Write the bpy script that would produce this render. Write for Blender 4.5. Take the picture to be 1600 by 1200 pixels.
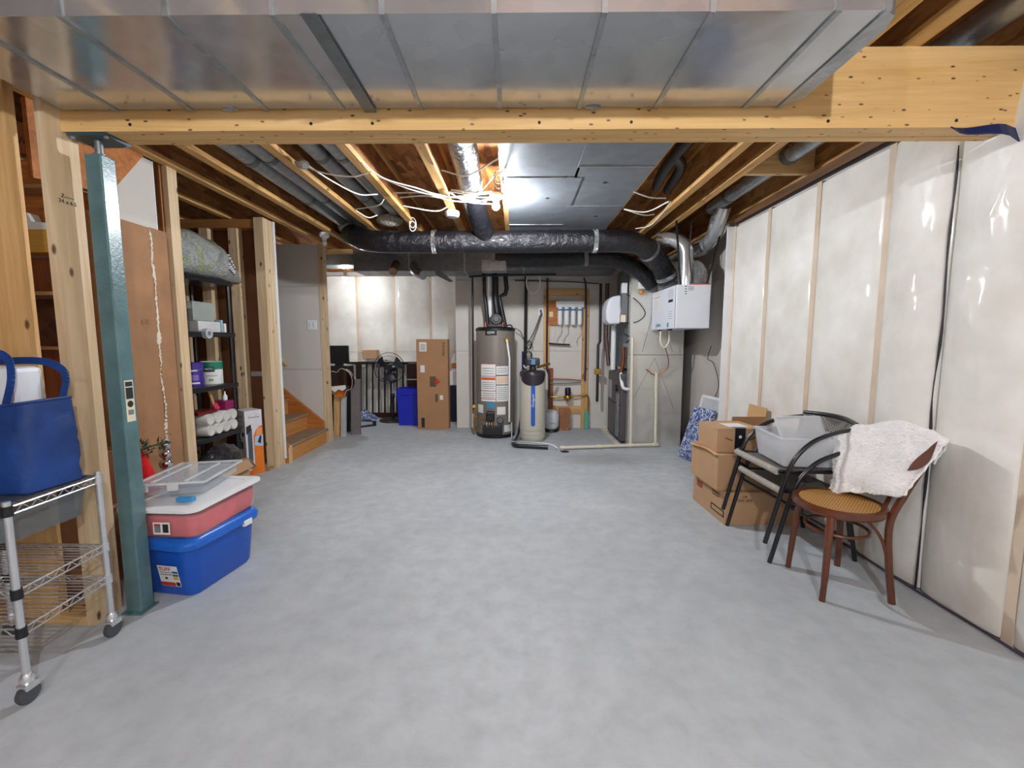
import bpy, bmesh, math, random
from mathutils import Vector, Matrix, noise as mnoise
random.seed(7)
for o in list(bpy.data.objects):
    bpy.data.objects.remove(o)
scn = bpy.context.scene
COL = scn.collection
PI = math.pi

# ------------------------------------------------------------------ camera, world, exposure
cam_d = bpy.data.cameras.new('camera')
cam_d.sensor_width = 36.0
cam_d.lens = 36.0 * 668.4 / 1600.0
cam_d.clip_start = 0.02
cam = bpy.data.objects.new('camera', cam_d)
COL.objects.link(cam)
cam.location = (0, 0, 1.35)
cam.rotation_euler = (math.radians(90 - 5.67), 0, math.radians(0.556))
scn.camera = cam
w = bpy.data.worlds.new('basement_ambient')
scn.world = w
w.use_nodes = True
w.node_tree.nodes['Background'].inputs[0].default_value = (0.75, 0.85, 1.0, 1)
w.node_tree.nodes['Background'].inputs[1].default_value = 0.12
vs = scn.view_settings
vs.view_transform = 'Standard'
vs.look = 'None'
vs.gamma = 1.0
vs.use_curve_mapping = False
vs.exposure = 0.95
LAMP_MAIN, LAMP_REAR, LAMP_NEAR, LAMP_FILL = 2000.0, 480.0, 2100.0, 750.0     # emission of the bulbs, the last one an added unseen fill

# ------------------------------------------------------------------ mesh builder
class MB:
    def __init__(s):
        s.v = []; s.f = []; s.xf = None
    def add(s, vs_, fs):
        n = len(s.v)
        for p in vs_:
            p = Vector(p)
            s.v.append(s.xf @ p if s.xf else p)
        s.f += [tuple(i + n for i in f) for f in fs]
        return s
    def box(s, x0, x1, y0, y1, z0, z1):
        return s.add([(x0,y0,z0),(x1,y0,z0),(x1,y1,z0),(x0,y1,z0),(x0,y0,z1),(x1,y0,z1),(x1,y1,z1),(x0,y1,z1)],
                     [(0,3,2,1),(4,5,6,7),(0,1,5,4),(1,2,6,5),(2,3,7,6),(3,0,4,7)])
    def taper(s, c, a, b, z0, z1):          # box with different bottom (a) and top (b) half sizes
        x, y = c
        return s.add([(x-a[0],y-a[1],z0),(x+a[0],y-a[1],z0),(x+a[0],y+a[1],z0),(x-a[0],y+a[1],z0),
                      (x-b[0],y-b[1],z1),(x+b[0],y-b[1],z1),(x+b[0],y+b[1],z1),(x-b[0],y+b[1],z1)],
                     [(0,3,2,1),(4,5,6,7),(0,1,5,4),(1,2,6,5),(2,3,7,6),(3,0,4,7)])
    def beam(s, p, q, wd, ht, up=(0,0,1)):  # rectangular bar from p to q
        p = Vector(p); q = Vector(q); d = (q - p).normalized(); up = Vector(up)
        r = d.cross(up)
        if r.length < 1e-4: r = d.cross(Vector((1,0,0)))
        r.normalize(); u = r.cross(d)
        a = []
        for e in (p, q):
            for i, j in ((-1,-1),(1,-1),(1,1),(-1,1)):
                a.append(e + r*(i*wd/2) + u*(j*ht/2))
        return s.add(a, [(0,1,2,3),(7,6,5,4),(0,4,5,1),(1,5,6,2),(2,6,7,3),(3,7,4,0)])
    def tube(s, pts, r, n=8, closed=False, cap=True):
        pts = [Vector(p) for p in pts]; m = len(pts)
        rs = r if isinstance(r, (list, tuple)) else [r]*m
        vs_, fs = [], []
        prev = None
        for i, p in enumerate(pts):
            if closed: t = pts[(i+1) % m] - pts[i-1]
            else: t = pts[min(i+1, m-1)] - pts[max(i-1, 0)]
            t.normalize()
            if prev is None:
                a = Vector((0,0,1)) if abs(t.z) < .9 else Vector((1,0,0))
                u = t.cross(a).normalized()
            else:
                u = (prev - t*prev.dot(t))
                u = u.normalized() if u.length > 1e-6 else t.orthogonal().normalized()
            prev = u; b = t.cross(u)
            for k in range(n):
                an = 2*PI*k/n
                vs_.append(p + (u*math.cos(an) + b*math.sin(an))*rs[i])
        R = m if closed else m-1
        for i in range(R):
            for k in range(n):
                a0 = i*n+k; a1 = i*n+(k+1) % n; b0 = ((i+1) % m)*n+k; b1 = ((i+1) % m)*n+(k+1) % n
                fs.append((a0, a1, b1, b0))
        if cap and not closed:
            fs.append(tuple(reversed(range(n)))); fs.append(tuple(range((m-1)*n, m*n)))
        return s.add(vs_, fs)
    def lathe(s, prof, c=(0,0,0), n=20, axis='z', a0=0.0, a1=2*PI):
        full = abs(a1-a0-2*PI) < 1e-6
        N = n if full else n+1
        vs_, fs = [], []
        for r, h in prof:
            for k in range(N):
                an = a0+(a1-a0)*k/n
                x, y = r*math.cos(an), r*math.sin(an)
                p = (x, y, h) if axis == 'z' else ((h, x, y) if axis == 'x' else (y, h, x))
                vs_.append((p[0]+c[0], p[1]+c[1], p[2]+c[2]))
        for i in range(len(prof)-1):
            for k in range(n):
                k2 = (k+1) % N
                fs.append((i*N+k, i*N+k2, (i+1)*N+k2, (i+1)*N+k))
        if full:
            if prof[0][0] > 1e-5: fs.append(tuple(reversed(range(N))))
            if prof[-1][0] > 1e-5: fs.append(tuple(range((len(prof)-1)*N, len(prof)*N)))
        return s.add(vs_, fs)
    def prism(s, poly, a, b, plane='xy'):   # extrude a 2D polygon between a and b along the third axis
        mp = {'xy': lambda p, h: (p[0], p[1], h), 'xz': lambda p, h: (p[0], h, p[1]), 'yz': lambda p, h: (h, p[0], p[1])}[plane]
        n = len(poly)
        return s.add([mp(p, a) for p in poly] + [mp(p, b) for p in poly],
                     [tuple(range(n))[::-1], tuple(range(n, 2*n))] + [(i, (i+1) % n, n+(i+1) % n, n+i) for i in range(n)])
    def grid(s, fn, nu, nv, closed_u=False):
        vs_ = [fn(i/nu, j/nv) for j in range(nv+1) for i in range(nu + (0 if closed_u else 1))]
        W = nu if closed_u else nu+1
        return s.add(vs_, [(j*W+i, j*W+(i+1) % W, (j+1)*W+(i+1) % W, (j+1)*W+i) for j in range(nv) for i in range(nu)])
    def slab(s, fn, nu, nv, th):            # a sheet with thickness th(vector)
        th = Vector(th)
        a = len(s.v)
        top = [Vector(fn(i/nu, j/nv)) for j in range(nv+1) for i in range(nu+1)]
        N = len(top); W = nu+1
        fs = []
        for j in range(nv):
            for i in range(nu):
                q = (j*W+i, j*W+i+1, (j+1)*W+i+1, (j+1)*W+i)
                fs.append(q); fs.append(tuple(N+k for k in reversed(q)))
        ring = [i for i in range(W)] + [j*W+nu for j in range(1, nv+1)] + [nv*W+i for i in range(nu-1, -1, -1)] + [j*W for j in range(nv-1, 0, -1)]
        for k in range(len(ring)):
            p, q = ring[k], ring[(k+1) % len(ring)]
            fs.append((q, p, p+N, q+N))
        return s.add(top + [p+th for p in top], fs)
    def ball(s, c, r, nu=12, nv=8):
        r = r if isinstance(r, (tuple, list)) else (r, r, r)
        prof = [(math.sin(PI*j/nv), -math.cos(PI*j/nv)) for j in range(nv+1)]
        vs_ = [(c[0]+p*r[0]*math.cos(2*PI*k/nu), c[1]+p*r[1]*math.sin(2*PI*k/nu), c[2]+h*r[2]) for p, h in prof for k in range(nu)]
        return s.add(vs_, [(j*nu+k, j*nu+(k+1) % nu, (j+1)*nu+(k+1) % nu, (j+1)*nu+k) for j in range(nv) for k in range(nu)])

ORG = {}
def obj(name, mb, m, parent=None, smooth=False, bevel=0, seg=2, label=None, sub=0):
    """one mesh object; under a parent its vertices are given in the same space as the parent's"""
    org = ORG.get(parent, Vector((0,0,0))) if parent else Vector((0,0,0))
    me = bpy.data.meshes.new(name)
    me.from_pydata([tuple(p - org) for p in mb.v], [], mb.f)
    me.update()
    if smooth:
        for p in me.polygons: p.use_smooth = True
        me.set_sharp_from_angle(angle=math.radians(smooth if smooth is not True else 40))
    for mm in (m if isinstance(m, (list, tuple)) else [m]):
        me.materials.append(mm)
    o = bpy.data.objects.new(name, me)
    COL.objects.link(o)
    if parent:
        o.parent = parent
        ORG[o] = org
    if bevel:
        b = o.modifiers.new('soft_edges', 'BEVEL'); b.width = bevel; b.segments = seg; b.limit_method = 'ANGLE'
    if sub:
        b = o.modifiers.new('subdivision', 'SUBSURF'); b.levels = sub; b.render_levels = sub
    if label: o['label'] = label
    return o
def tag(o, label, cat, group=None):
    o['label'] = label; o['category'] = cat
    if group: o['group'] = group
    return o
def thing(name, label, cat, loc=(0,0,0), rz=0.0, group=None, local=False):
    o = bpy.data.objects.new(name, None)
    o.empty_display_size = .05
    COL.objects.link(o)
    o.location = loc; o.rotation_euler = (0, 0, rz)
    ORG[o] = Vector((0,0,0)) if local else Vector(loc)
    return tag(o, label, cat, group)
def solo(name, mb, m, label, cat, group=None, **k):
    """a thing that is one mesh: its origin goes to the middle of its base"""
    lo = Vector([min(p[i] for p in mb.v) for i in range(3)]); hi = Vector([max(p[i] for p in mb.v) for i in range(3)])
    c = Vector(((lo.x+hi.x)/2, (lo.y+hi.y)/2, lo.z))
    mb.v = [p - c for p in mb.v]
    o = obj(name, mb, m, None, **k)
    o.location = c
    ORG[o] = c
    return tag(o, label, cat, group)
def struct(name, mb, m, parent=None, **k):
    o = obj(name, mb, m, parent, **k)
    if not parent: o['kind'] = 'structure'
    return o
def copy_tree(o, parent=None):
    c = o.copy(); COL.objects.link(c)
    c.parent = parent
    for ch in list(o.children): copy_tree(ch, c)
    return c
def rotz(c, a):
    return Matrix.Translation(Vector(c)) @ Matrix.Rotation(a, 4, 'Z')
def arc(c, r, a0, a1, n, f=lambda x, y: (x, y, 0)):
    return [Vector(f(r*math.cos(a0+(a1-a0)*i/n), r*math.sin(a0+(a1-a0)*i/n))) + Vector(c) for i in range(n+1)]
def spline(pts, n=6):
    """Catmull-Rom through pts"""
    P = [Vector(p) for p in pts]; P = [2*P[0]-P[1]] + P + [2*P[-1]-P[-2]]
    out = []
    for i in range(1, len(P)-2):
        for k in range(n):
            t = k/n
            out.append(0.5*((2*P[i]) + (P[i+1]-P[i-1])*t + (2*P[i-1]-5*P[i]+4*P[i+1]-P[i+2])*t*t + (3*P[i]-P[i-1]-3*P[i+1]+P[i+2])*t**3))
    out.append(P[-2])
    return out
def nz(x, y, z=0.0, s=1.0):
    return mnoise.noise(Vector((x*s, y*s, z*s)))
def text(name, body, size, m, parent, org, ux, uy, depth=0.001, align='CENTER'):
    """lettering as a mesh: org is its anchor, ux the reading direction, uy the up direction"""
    cu = bpy.data.curves.new('t', 'FONT'); cu.body = body; cu.size = size*.8; cu.extrude = depth/2; cu.resolution_u = 2
    cu.align_x = align; cu.align_y = 'CENTER'
    to = bpy.data.objects.new('t', cu); COL.objects.link(to)
    dg = bpy.context.evaluated_depsgraph_get()
    me = bpy.data.meshes.new_from_object(to.evaluated_get(dg))
    bpy.data.objects.remove(to); bpy.data.curves.remove(cu)
    me.name = name
    ux = Vector(ux).normalized(); uy = Vector(uy).normalized(); uz = ux.cross(uy)
    o0 = ORG.get(parent, Vector((0,0,0))) if parent else Vector((0,0,0))
    for v in me.vertices:
        c = v.co.copy()
        v.co = Vector(org) - o0 + ux*c.x + uy*c.y + uz*c.z
    me.materials.clear(); me.materials.append(m)
    o = bpy.data.objects.new(name, me); COL.objects.link(o)
    if parent: o.parent = parent
    return o

# ------------------------------------------------------------------ procedural materials
def lin(c):
    return tuple((x/255/12.92 if x/255 <= .04045 else ((x/255+.055)/1.055)**2.4) for x in c[:3]) + (1.0,)
class NT:
    def __init__(s, name):
        s.m = bpy.data.materials.new(name); s.m.use_nodes = True
        s.t = s.m.node_tree; s.b = s.t.nodes['Principled BSDF']
        s.out = s.t.nodes['Material Output']
    def n(s, typ, **k):
        x = s.t.nodes.new(typ)
        for a, v in k.items(): setattr(x, a, v)
        return x
    def l(s, a, b): s.t.links.new(a, b)
    def coords(s, scale=(1,1,1), rot=(0,0,0)):
        tc = s.n('ShaderNodeTexCoord'); mp = s.n('ShaderNodeMapping')
        mp.inputs['Scale'].default_value = scale; mp.inputs['Rotation'].default_value = rot
        s.l(tc.outputs['Object'], mp.inputs[0]); return mp.outputs[0]
    def noise(s, vec, scale, detail=4, rough=.55, dist=0.0):
        x = s.n('ShaderNodeTexNoise'); x.inputs['Scale'].default_value = scale; x.inputs['Detail'].default_value = detail
        x.inputs['Roughness'].default_value = rough; x.inputs['Distortion'].default_value = dist
        s.l(vec, x.inputs['Vector']); return x
    def ramp(s, fac, stops, interp='LINEAR'):
        r = s.n('ShaderNodeValToRGB'); r.color_ramp.interpolation = interp
        e = r.color_ramp.elements
        while len(e) < len(stops): e.new(.5)
        for i, (p, c) in enumerate(stops): e[i].position = p; e[i].color = c
        s.l(fac, r.inputs[0]); return r.outputs[0]
    def mix(s, fac, a, b, mode='MIX'):
        x = s.n('ShaderNodeMix', data_type='RGBA', blend_type=mode)
        for sock, v in ((x.inputs[0], fac), (x.inputs[6], a), (x.inputs[7], b)):
            if hasattr(v, 'is_output') or isinstance(v, bpy.types.NodeSocket): s.l(v, sock)
            else: sock.default_value = v
        return x.outputs[2]
    def bump(s, h, strength, dist=.01):
        x = s.n('ShaderNodeBump'); x.inputs['Strength'].default_value = strength; x.inputs['Distance'].default_value = dist
        s.l(h, x.inputs['Height']); s.l(x.outputs[0], s.b.inputs['Normal'])
    def set(s, **k):
        for a, v in k.items():
            i = s.b.inputs[a.replace('_', ' ')]
            if isinstance(v, bpy.types.NodeSocket): s.l(v, i)
            else: i.default_value = v
        return s
_MC = {}
def M(name, col, rough=.5, metal=0.0, var=.12, scale=6.0, bump=0.0, bscale=60.0, coat=0.0, spec=.5, stretch=(1,1,1), crough=.1, sss=0):
    if name in _MC: return _MC[name]
    t = NT(name); c = lin(col)
    v = t.coords(stretch)
    nn = t.noise(v, scale, 5)
    d = tuple(max(0, x*(1-var)) for x in c[:3])+(1,); u = tuple(min(1, x*(1+var)) for x in c[:3])+(1,)
    t.set(Base_Color=t.ramp(nn.outputs[0], [(.3, d), (.7, u)]), Roughness=rough, Metallic=metal)
    t.b.inputs['Specular IOR Level'].default_value = spec
    if coat: t.set(Coat_Weight=coat, Coat_Roughness=crough)
    if bump: t.bump(t.noise(v, bscale, 4).outputs[0], bump)
    _MC[name] = t.m
    return t.m
def wood(name, light, dark, axis='z', knots=1.0, rough=.62, kn=(70,38,18), kscale=13.0):
    if name in _MC: return _MC[name]
    t = NT(name)
    st = {'x': (.06,1,1), 'y': (1,.06,1), 'z': (1,1,.06)}[axis]
    v = t.coords(st)
    g = t.noise(v, 26, 5, .6, .6)
    big = t.noise(v, 5, 3)
    c = t.ramp(g.outputs[0], [(.3, lin(dark)), (.62, lin(light))])
    c = t.mix(t.ramp(big.outputs[0], [(.35, (0,0,0,1)), (.75, (.45,.45,.45,1))]), c, lin(dark))
    if knots:
        kst = {'x': (.45,1,1), 'y': (1,.45,1), 'z': (1,1,.45)}[axis]
        kv = t.coords(kst)
        vo = t.n('ShaderNodeTexVoronoi'); vo.inputs['Scale'].default_value = kscale; vo.inputs['Randomness'].default_value = 1.0
        t.l(kv, vo.inputs['Vector'])
        k = t.ramp(vo.outputs['Distance'], [(.0, (knots,knots,knots,1)), (.1, (knots*.8,)*3+(1,)), (.17, (0,0,0,1))])
        c = t.mix(k, c, lin(kn))
    t.set(Base_Color=c, Roughness=rough)
    t.bump(g.outputs[0], .15, .003)
    _MC[name] = t.m
    return t.m
def osb(name, cols, scale=22, rot=0.0):
    if name in _MC: return _MC[name]
    t = NT(name)
    v = t.coords((1, .3, 1), (0, 0, rot))
    vo = t.n('ShaderNodeTexVoronoi'); vo.inputs['Scale'].default_value = scale; t.l(v, vo.inputs['Vector'])
    bw = t.n('ShaderNodeSeparateColor'); t.l(vo.outputs['Color'], bw.inputs[0])
    nn = t.noise(t.coords(), 3, 3)
    c = t.ramp(bw.outputs[0], [(i/(len(cols)-1), lin(x)) for i, x in enumerate(cols)])
    c = t.mix(t.ramp(nn.outputs[0], [(.4, (0,0,0,1)), (.7, (.4,.4,.4,1))]), c, lin(cols[0]))
    t.set(Base_Color=c, Roughness=.7)
    _MC[name] = t.m
    return t.m
def galv(name, col=(176,182,186), rough=.34, sp=30, var=.22, bump=.02):
    if name in _MC: return _MC[name]
    t = NT(name); v = t.coords()
    vo = t.n('ShaderNodeTexVoronoi'); vo.inputs['Scale'].default_value = sp; t.l(v, vo.inputs['Vector'])
    sc = t.n('ShaderNodeSeparateColor'); t.l(vo.outputs['Color'], sc.inputs[0])
    c = lin(col)
    d = tuple(x*(1-var) for x in c[:3])+(1,)
    big = t.noise(v, 2.2, 3)
    cc = t.ramp(sc.outputs[0], [(0, d), (1, c)])
    cc = t.mix(t.ramp(big.outputs[0], [(.4, (0,0,0,1)), (.75, (.35,.35,.35,1))]), cc, d)
    t.set(Base_Color=cc, Metallic=.72)
    t.l(t.ramp(t.noise(v, 7, 4).outputs[0], [(.3, (rough*.75,)*3+(1,)), (.7, (rough*1.35,)*3+(1,))]), t.b.inputs['Roughness'])
    if bump: t.bump(big.outputs[0], bump*8, .02)
    _MC[name] = t.m
    return t.m
def foil(name, col, rough=.2, bump=.5, bscale=28, metal=0.0, stretch=(1,1,1), coat=.6):
    if name in _MC: return _MC[name]
    t = NT(name); v = t.coords(stretch)
    n1 = t.noise(v, bscale, 5, .6, 1.6)
    t.set(Base_Color=t.ramp(t.noise(v, 6, 4).outputs[0], [(.3, tuple(x*.7 for x in lin(col)[:3])+(1,)), (.7, lin(col))]), Roughness=rough, Metallic=metal, Coat_Weight=coat, Coat_Roughness=.08)
    t.bump(n1.outputs[0], bump, .06)
    _MC[name] = t.m
    return t.m
def clear(name, col, alpha=.35, rough=.15, var=.1):
    """see-through plastic: part of the light passes straight through"""
    if name in _MC: return _MC[name]
    t = NT(name); c = lin(col)
    t.set(Base_Color=t.ramp(t.noise(t.coords(), 5, 3).outputs[0], [(.3, tuple(x*(1-var) for x in c[:3])+(1,)), (.7, c)]), Roughness=rough)
    tr = t.n('ShaderNodeBsdfTransparent'); mx = t.n('ShaderNodeMixShader'); mx.inputs[0].default_value = alpha
    t.l(tr.outputs[0], mx.inputs[1]); t.l(t.b.outputs[0], mx.inputs[2]); t.l(mx.outputs[0], t.out.inputs[0])
    _MC[name] = t.m
    return t.m
def glow(name, col, strength):
    t = NT(name); t.set(Base_Color=lin(col)); t.b.inputs['Emission Color'].default_value = lin(col); t.b.inputs['Emission Strength'].default_value = strength
    return t.m

lumber_z = wood('lumber_upright', (224,202,168), (196,166,126), 'z')
lumber_x = wood('lumber_cross', (222,192,142), (190,150,98), 'x')
lumber_y = wood('lumber_long', (222,190,138), (190,148,94), 'y')
flange_y = wood('joist_flange_wood', (214,172,110), (176,128,68), 'y', .35)
beam_w = wood('beam_wood', (234,194,134), (210,164,98), 'x', 1.0, .55, (58,30,14), 30.0)
brown_z = wood('aged_plywood', (150,84,40), (112,58,26), 'z', .3)
orange_x = wood('orange_plywood', (196,124,58), (160,92,38), 'x', .3)
stair_w = wood('stair_wood', (208,150,84), (178,118,60), 'y', .4)
web_osb = osb('joist_web_board', [(116,68,34), (148,96,50), (172,118,66), (130,80,42)], 26, .3)
sub_osb = osb('subfloor_board', [(110,66,30), (156,100,50), (188,130,72), (140,88,42)], 20, .9)
dark_osb = osb('dark_brown_board', [(70,38,22), (98,54,30), (86,48,26)], 16)
galv_m = galv('galvanised_steel')
galv_d = galv('dull_galvanised_steel', (132,138,142), .45, 24)
galv_f = M('galvanised_panel_sheet', (128,134,140), .5, .35, .14, 7, .06, 30)
chrome = M('chrome_wire', (214,217,220), .22, .75, .05)
blackfoil = foil('black_duct_jacket', (24,24,30), .36, .5, 14, coat=.12)
silverfoil = foil('silver_foil_tape', (205,208,210), .22, .8, 45, .9, coat=0)
teal = M('teal_post_paint', (84,116,120), .3, 0, .2, 9, .2, 90, coat=.5, crough=.2)
drywall = M('grey_drywall', (206,202,196), .85, 0, .03, 2.2, .03, 140)
drywall_l = M('pale_drywall', (216,211,204), .85, 0, .04, 1.6, .03, 140)
bare_wall = M('bare_wall_board', (190,184,178), .8, 0, .09, 2.2, .05, 90)
paper_back = M('brown_paper_back', (116,72,46), .85, 0, .12, 4)
cardb = M('cardboard', (184,148,112), .75, 0, .05, 6, .05, 120)
cardb_d = M('dark_cardboard', (170,128,90), .75, 0, .06, 6, .05, 120)
cardb_l = M('pale_cardboard', (204,166,118), .75, 0, .05, 6, .05, 120)
white_p = M('white_plastic', (232,234,236), .4, 0, .02)
white_m = M('white_enamel', (214,218,226), .45, 0, .02)
pvc = M('cream_pvc', (222,216,198), .45, 0, .04)
black_p = M('black_plastic', (22,22,26), .4, 0, .2)
black_m = M('black_metal', (20,21,28), .32, 0, .2, coat=.3)
abs_m = M('black_pipe', (26,26,30), .45, 0, .2)
copper = M('copper', (184,112,74), .35, .9, .2)
brass = M('brass', (190,150,80), .35, .9, .2)
red_p = M('red_plastic', (190,32,34), .45)
cable_w = M('white_cable_sheath', (226,224,216), .5, 0, .04)
cable_b = M('dark_cable_sheath', (34,34,38), .5)
paper = M('white_paper', (228,228,226), .7, 0, .03)
print_k = M('black_print', (34,32,32), .7)
print_g = M('grey_print', (120,122,126), .7)
print_r = M('red_print', (186,52,36), .7)
tape_clear = clear('clear_packing_tape', (236,226,206), .35, .12)

def concrete():
    t = NT('concrete_floor'); v = t.coords()
    n1 = t.noise(v, .8, 6, .6, .6); n2 = t.noise(v, 9, 6, .65); n3 = t.noise(v, 70, 3)
    c = t.ramp(n1.outputs[0], [(.3, lin((172,180,185))), (.55, lin((188,196,201))), (.75, lin((199,205,209)))])
    c = t.mix(t.ramp(n2.outputs[0], [(.38, (0,0,0,1)), (.72, (.6,.6,.6,1))]), c, lin((160,167,172)))
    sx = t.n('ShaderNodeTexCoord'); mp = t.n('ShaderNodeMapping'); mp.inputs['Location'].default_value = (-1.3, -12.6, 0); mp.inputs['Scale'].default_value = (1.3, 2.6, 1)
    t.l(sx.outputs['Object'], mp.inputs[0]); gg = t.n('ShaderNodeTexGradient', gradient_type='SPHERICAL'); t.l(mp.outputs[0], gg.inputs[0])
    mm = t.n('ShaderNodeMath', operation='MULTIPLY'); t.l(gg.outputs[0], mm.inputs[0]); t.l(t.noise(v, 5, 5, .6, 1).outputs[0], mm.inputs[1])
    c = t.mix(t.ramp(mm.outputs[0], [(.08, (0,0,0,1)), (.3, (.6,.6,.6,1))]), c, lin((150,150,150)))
    st = t.n('ShaderNodeTexVoronoi'); st.inputs['Scale'].default_value = 1.7; t.l(v, st.inputs['Vector'])
    c = t.mix(t.ramp(st.outputs['Distance'], [(.0, (.6,)*3+(1,)), (.012, (.5,)*3+(1,)), (.02, (0,0,0,1))]), c, lin((120,120,120)))
    t.set(Base_Color=c)
    t.l(t.ramp(n2.outputs[0], [(.3, (.5,)*3+(1,)), (.7, (.68,)*3+(1,))]), t.b.inputs['Roughness'])
    mx = t.n('ShaderNodeMath', operation='ADD'); t.l(n2.outputs[0], mx.inputs[0]); t.l(n3.outputs[0], mx.inputs[1])
    t.bump(mx.outputs[0], .12, .004)
    return t.m
floor_m = concrete()
def poly_insul():
    t = NT('insulation_under_plastic_sheet'); v = t.coords()
    n1 = t.noise(v, 3, 5); n2 = t.noise(t.coords((1, 1, .7), (.5, 0, 0)), 4.5, 4, .5, 1.2); n3 = t.noise(v, 40, 3)
    c = t.ramp(n1.outputs[0], [(.3, lin((216,214,204))), (.7, lin((240,239,234)))])
    t.set(Base_Color=c, Roughness=.6, Coat_Weight=.6, Coat_Roughness=.07)
    mx = t.n('ShaderNodeMath', operation='MULTIPLY_ADD'); t.l(n3.outputs[0], mx.inputs[0]); mx.inputs[1].default_value = .06; t.l(n2.outputs[0], mx.inputs[2])
    t.bump(mx.outputs[0], .16, .03)
    return t.m
poly_m = poly_insul()
stud_poly = M('stud_behind_plastic_sheet', (214,196,174), .5, 0, .08, 8, .1, 30, coat=.5)
seal_m = M('black_sealant', (26,26,34), .5, 0, .3)

# ================================================================== the setting
ZJ = 2.60                                   # underside of the floor joists
def bx(*a):
    return MB().box(*a)
struct('floor', bx(-4.2, 2.4, -2.2, 8.0, -.12, 0), floor_m)

# ---- insulated foundation wall: batts bulging between studs under a plastic sheet
wr = struct('wall_right', bx(2.26, 2.42, -2.2, 4.47, 0, 2.6), bare_wall)
ST = [-2.1, -1.45, -.85, -.25, .4, 1.02, 1.815, 2.23, 2.635, 3.245, 3.855, 4.45]
for i in range(len(ST)-1):
    y0 = ST[i]+(.003 if ST[i] == 2.23 else .02); y1 = ST[i+1]-(.003 if ST[i+1] == 2.23 else .02)
    puff = [.03,.03,.03,.03,.035,.05,.055,.05,.022,.016,.02][i]
    def batt(u, v, y0=y0, y1=y1, puff=puff, i=i):
        y = y0+(y1-y0)*u; z = .012+2.47*v
        e = (max(0, 4*u*(1-u)))**.5
        tuck = min(1, v*14, (1-v)*14)
        b = puff*e*(.55+.45*tuck)*(1+.25*nz(y*2.2, z*1.2, 3.1+i))
        if i in (5, 6, 7) and z > .9:
            e_ = e; e = e*min(1, (z-.9)*2)
            g_ = nz(y*4.5+z*3.0, z*2.0-y*3, 2.3*i); b += e*.0045*max(0, 1-abs(g_)*9)*max(0, nz(y*2, z*1.3, i)+.35)
            g_ = nz(y*7-z*1.4, z*5+y*2, 8.1*i); b += e*.004*max(0, 1-abs(g_)*10)*max(0, nz(y*1.7, z*1.1, i+9)+.2)
            e = e_
        b += e*.003*nz(y*9+z*5, z*3.2, 1.7*i) + e*.0015*nz(y*22, z*8, 5)
        return (2.2-b+.004, y, z)
    obj('insulation_batt', MB().grid(batt, *((60, 200) if i in (5, 6, 7) else (22, 64))), poly_m, wr, smooth=True)
for y in ST:
    if y == 2.23: continue
    obj('stud', bx(2.196, 2.26, y-.022, y+.022, .0, 2.5), stud_poly, wr)
obj('top_plate', bx(2.2, 2.4, -2.2, 4.47, 2.535, 2.6), wood('dark_top_plate', (120,84,50), (80,52,30), 'y', .3), wr)
sp = [(2.175+.006*nz(0, z*3, 1), 2.23+.012*nz(1, z*2.4, 7), z) for z in [i*.07 for i in range(34)]]
rr = [max(.0025, .0045+.008*nz(3, p[2]*4, 2)) for p in sp]
obj('sealant_seam', MB().tube(sp, rr, 6), seal_m, wr, smooth=True, label='black sealant bead along the sheet overlap')
sp = [(2.186+.004*nz(y*5, 0, 2), y, 2.502+.006*nz(y*4, 3)+.012*(y-2.6)/1.9) for y in [-2+.1*i for i in range(65)]]
obj('sealant_seam', MB().tube(sp, [.007+.005*abs(nz(p[1]*6, 1)) for p in sp], 6), seal_m, wr, smooth=True)
sp = [(2.17+.012*nz(y*2, 6), y, .012) for y in [-2+.1*i for i in range(65)]]
obj('sealant_seam', MB().tube(sp, .006, 6), M('purple_sealant', (70,58,78), .5), wr, smooth=True)
obj('corner_strip', bx(2.13, 2.26, 4.46, 4.478, 0, 2.5), white_p, wr)

struct('wall_right_utility', bx(2.28, 2.42, 4.47, 6.7, 0, 2.6), bare_wall)
# ---- utility wall of drywall sheets
wb = struct('wall_back', bx(-.93, 2.4, 6.645, 6.78, 0, 2.6), drywall_l)
for x0, x1, z0, z1 in ((-.93,.29,0,1.2), (.295,1.5,0,1.2), (1.505,2.3,0,1.2), (-.93,.6,1.205,2.28), (.605,2.3,1.205,2.28), (-.93,1.1,2.285,2.6), (1.105,2.3,2.285,2.6)):
    obj('drywall_panel', bx(x0, x1, 6.632, 6.645, z0, z1), drywall_l, wb)
struct('wall_back_return', bx(-.93, -.86, 6.78, 8.0, 0, 2.6), drywall_l)
wi = struct('wall_back_insulated', bx(-4.2, -.93, 7.86, 8.0, 0, 2.6), bare_wall)
SX = [-4.15, -3.5, -2.873, -2.204, -1.547, -.95]
for i in range(len(SX)-1):
    def batt2(u, v, a=SX[i]+.02, b=SX[i+1]-.02, i=i):
        x = a+(b-a)*u; z = .01+2.5*v
        e = max(0, 4*u*(1-u))**.5
        return (x, 7.8-e*(.03+.012*nz(x*3, z*1.5, i))-e*.006*nz(x*9, z*5, 3), z)
    obj('insulation_batt', MB().grid(batt2, 14, 36), poly_m, wi, smooth=True)
for x in SX:
    obj('stud', bx(x-.02, x+.02, 7.795, 7.86, 0, 2.5), stud_poly, wi)
obj('sheet_seam', MB().tube([(x, 7.765+.004*nz(x*4, 2), 1.17) for x in [-4.1+.1*i for i in range(32)]], .003, 5), stud_poly, wi)

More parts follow.
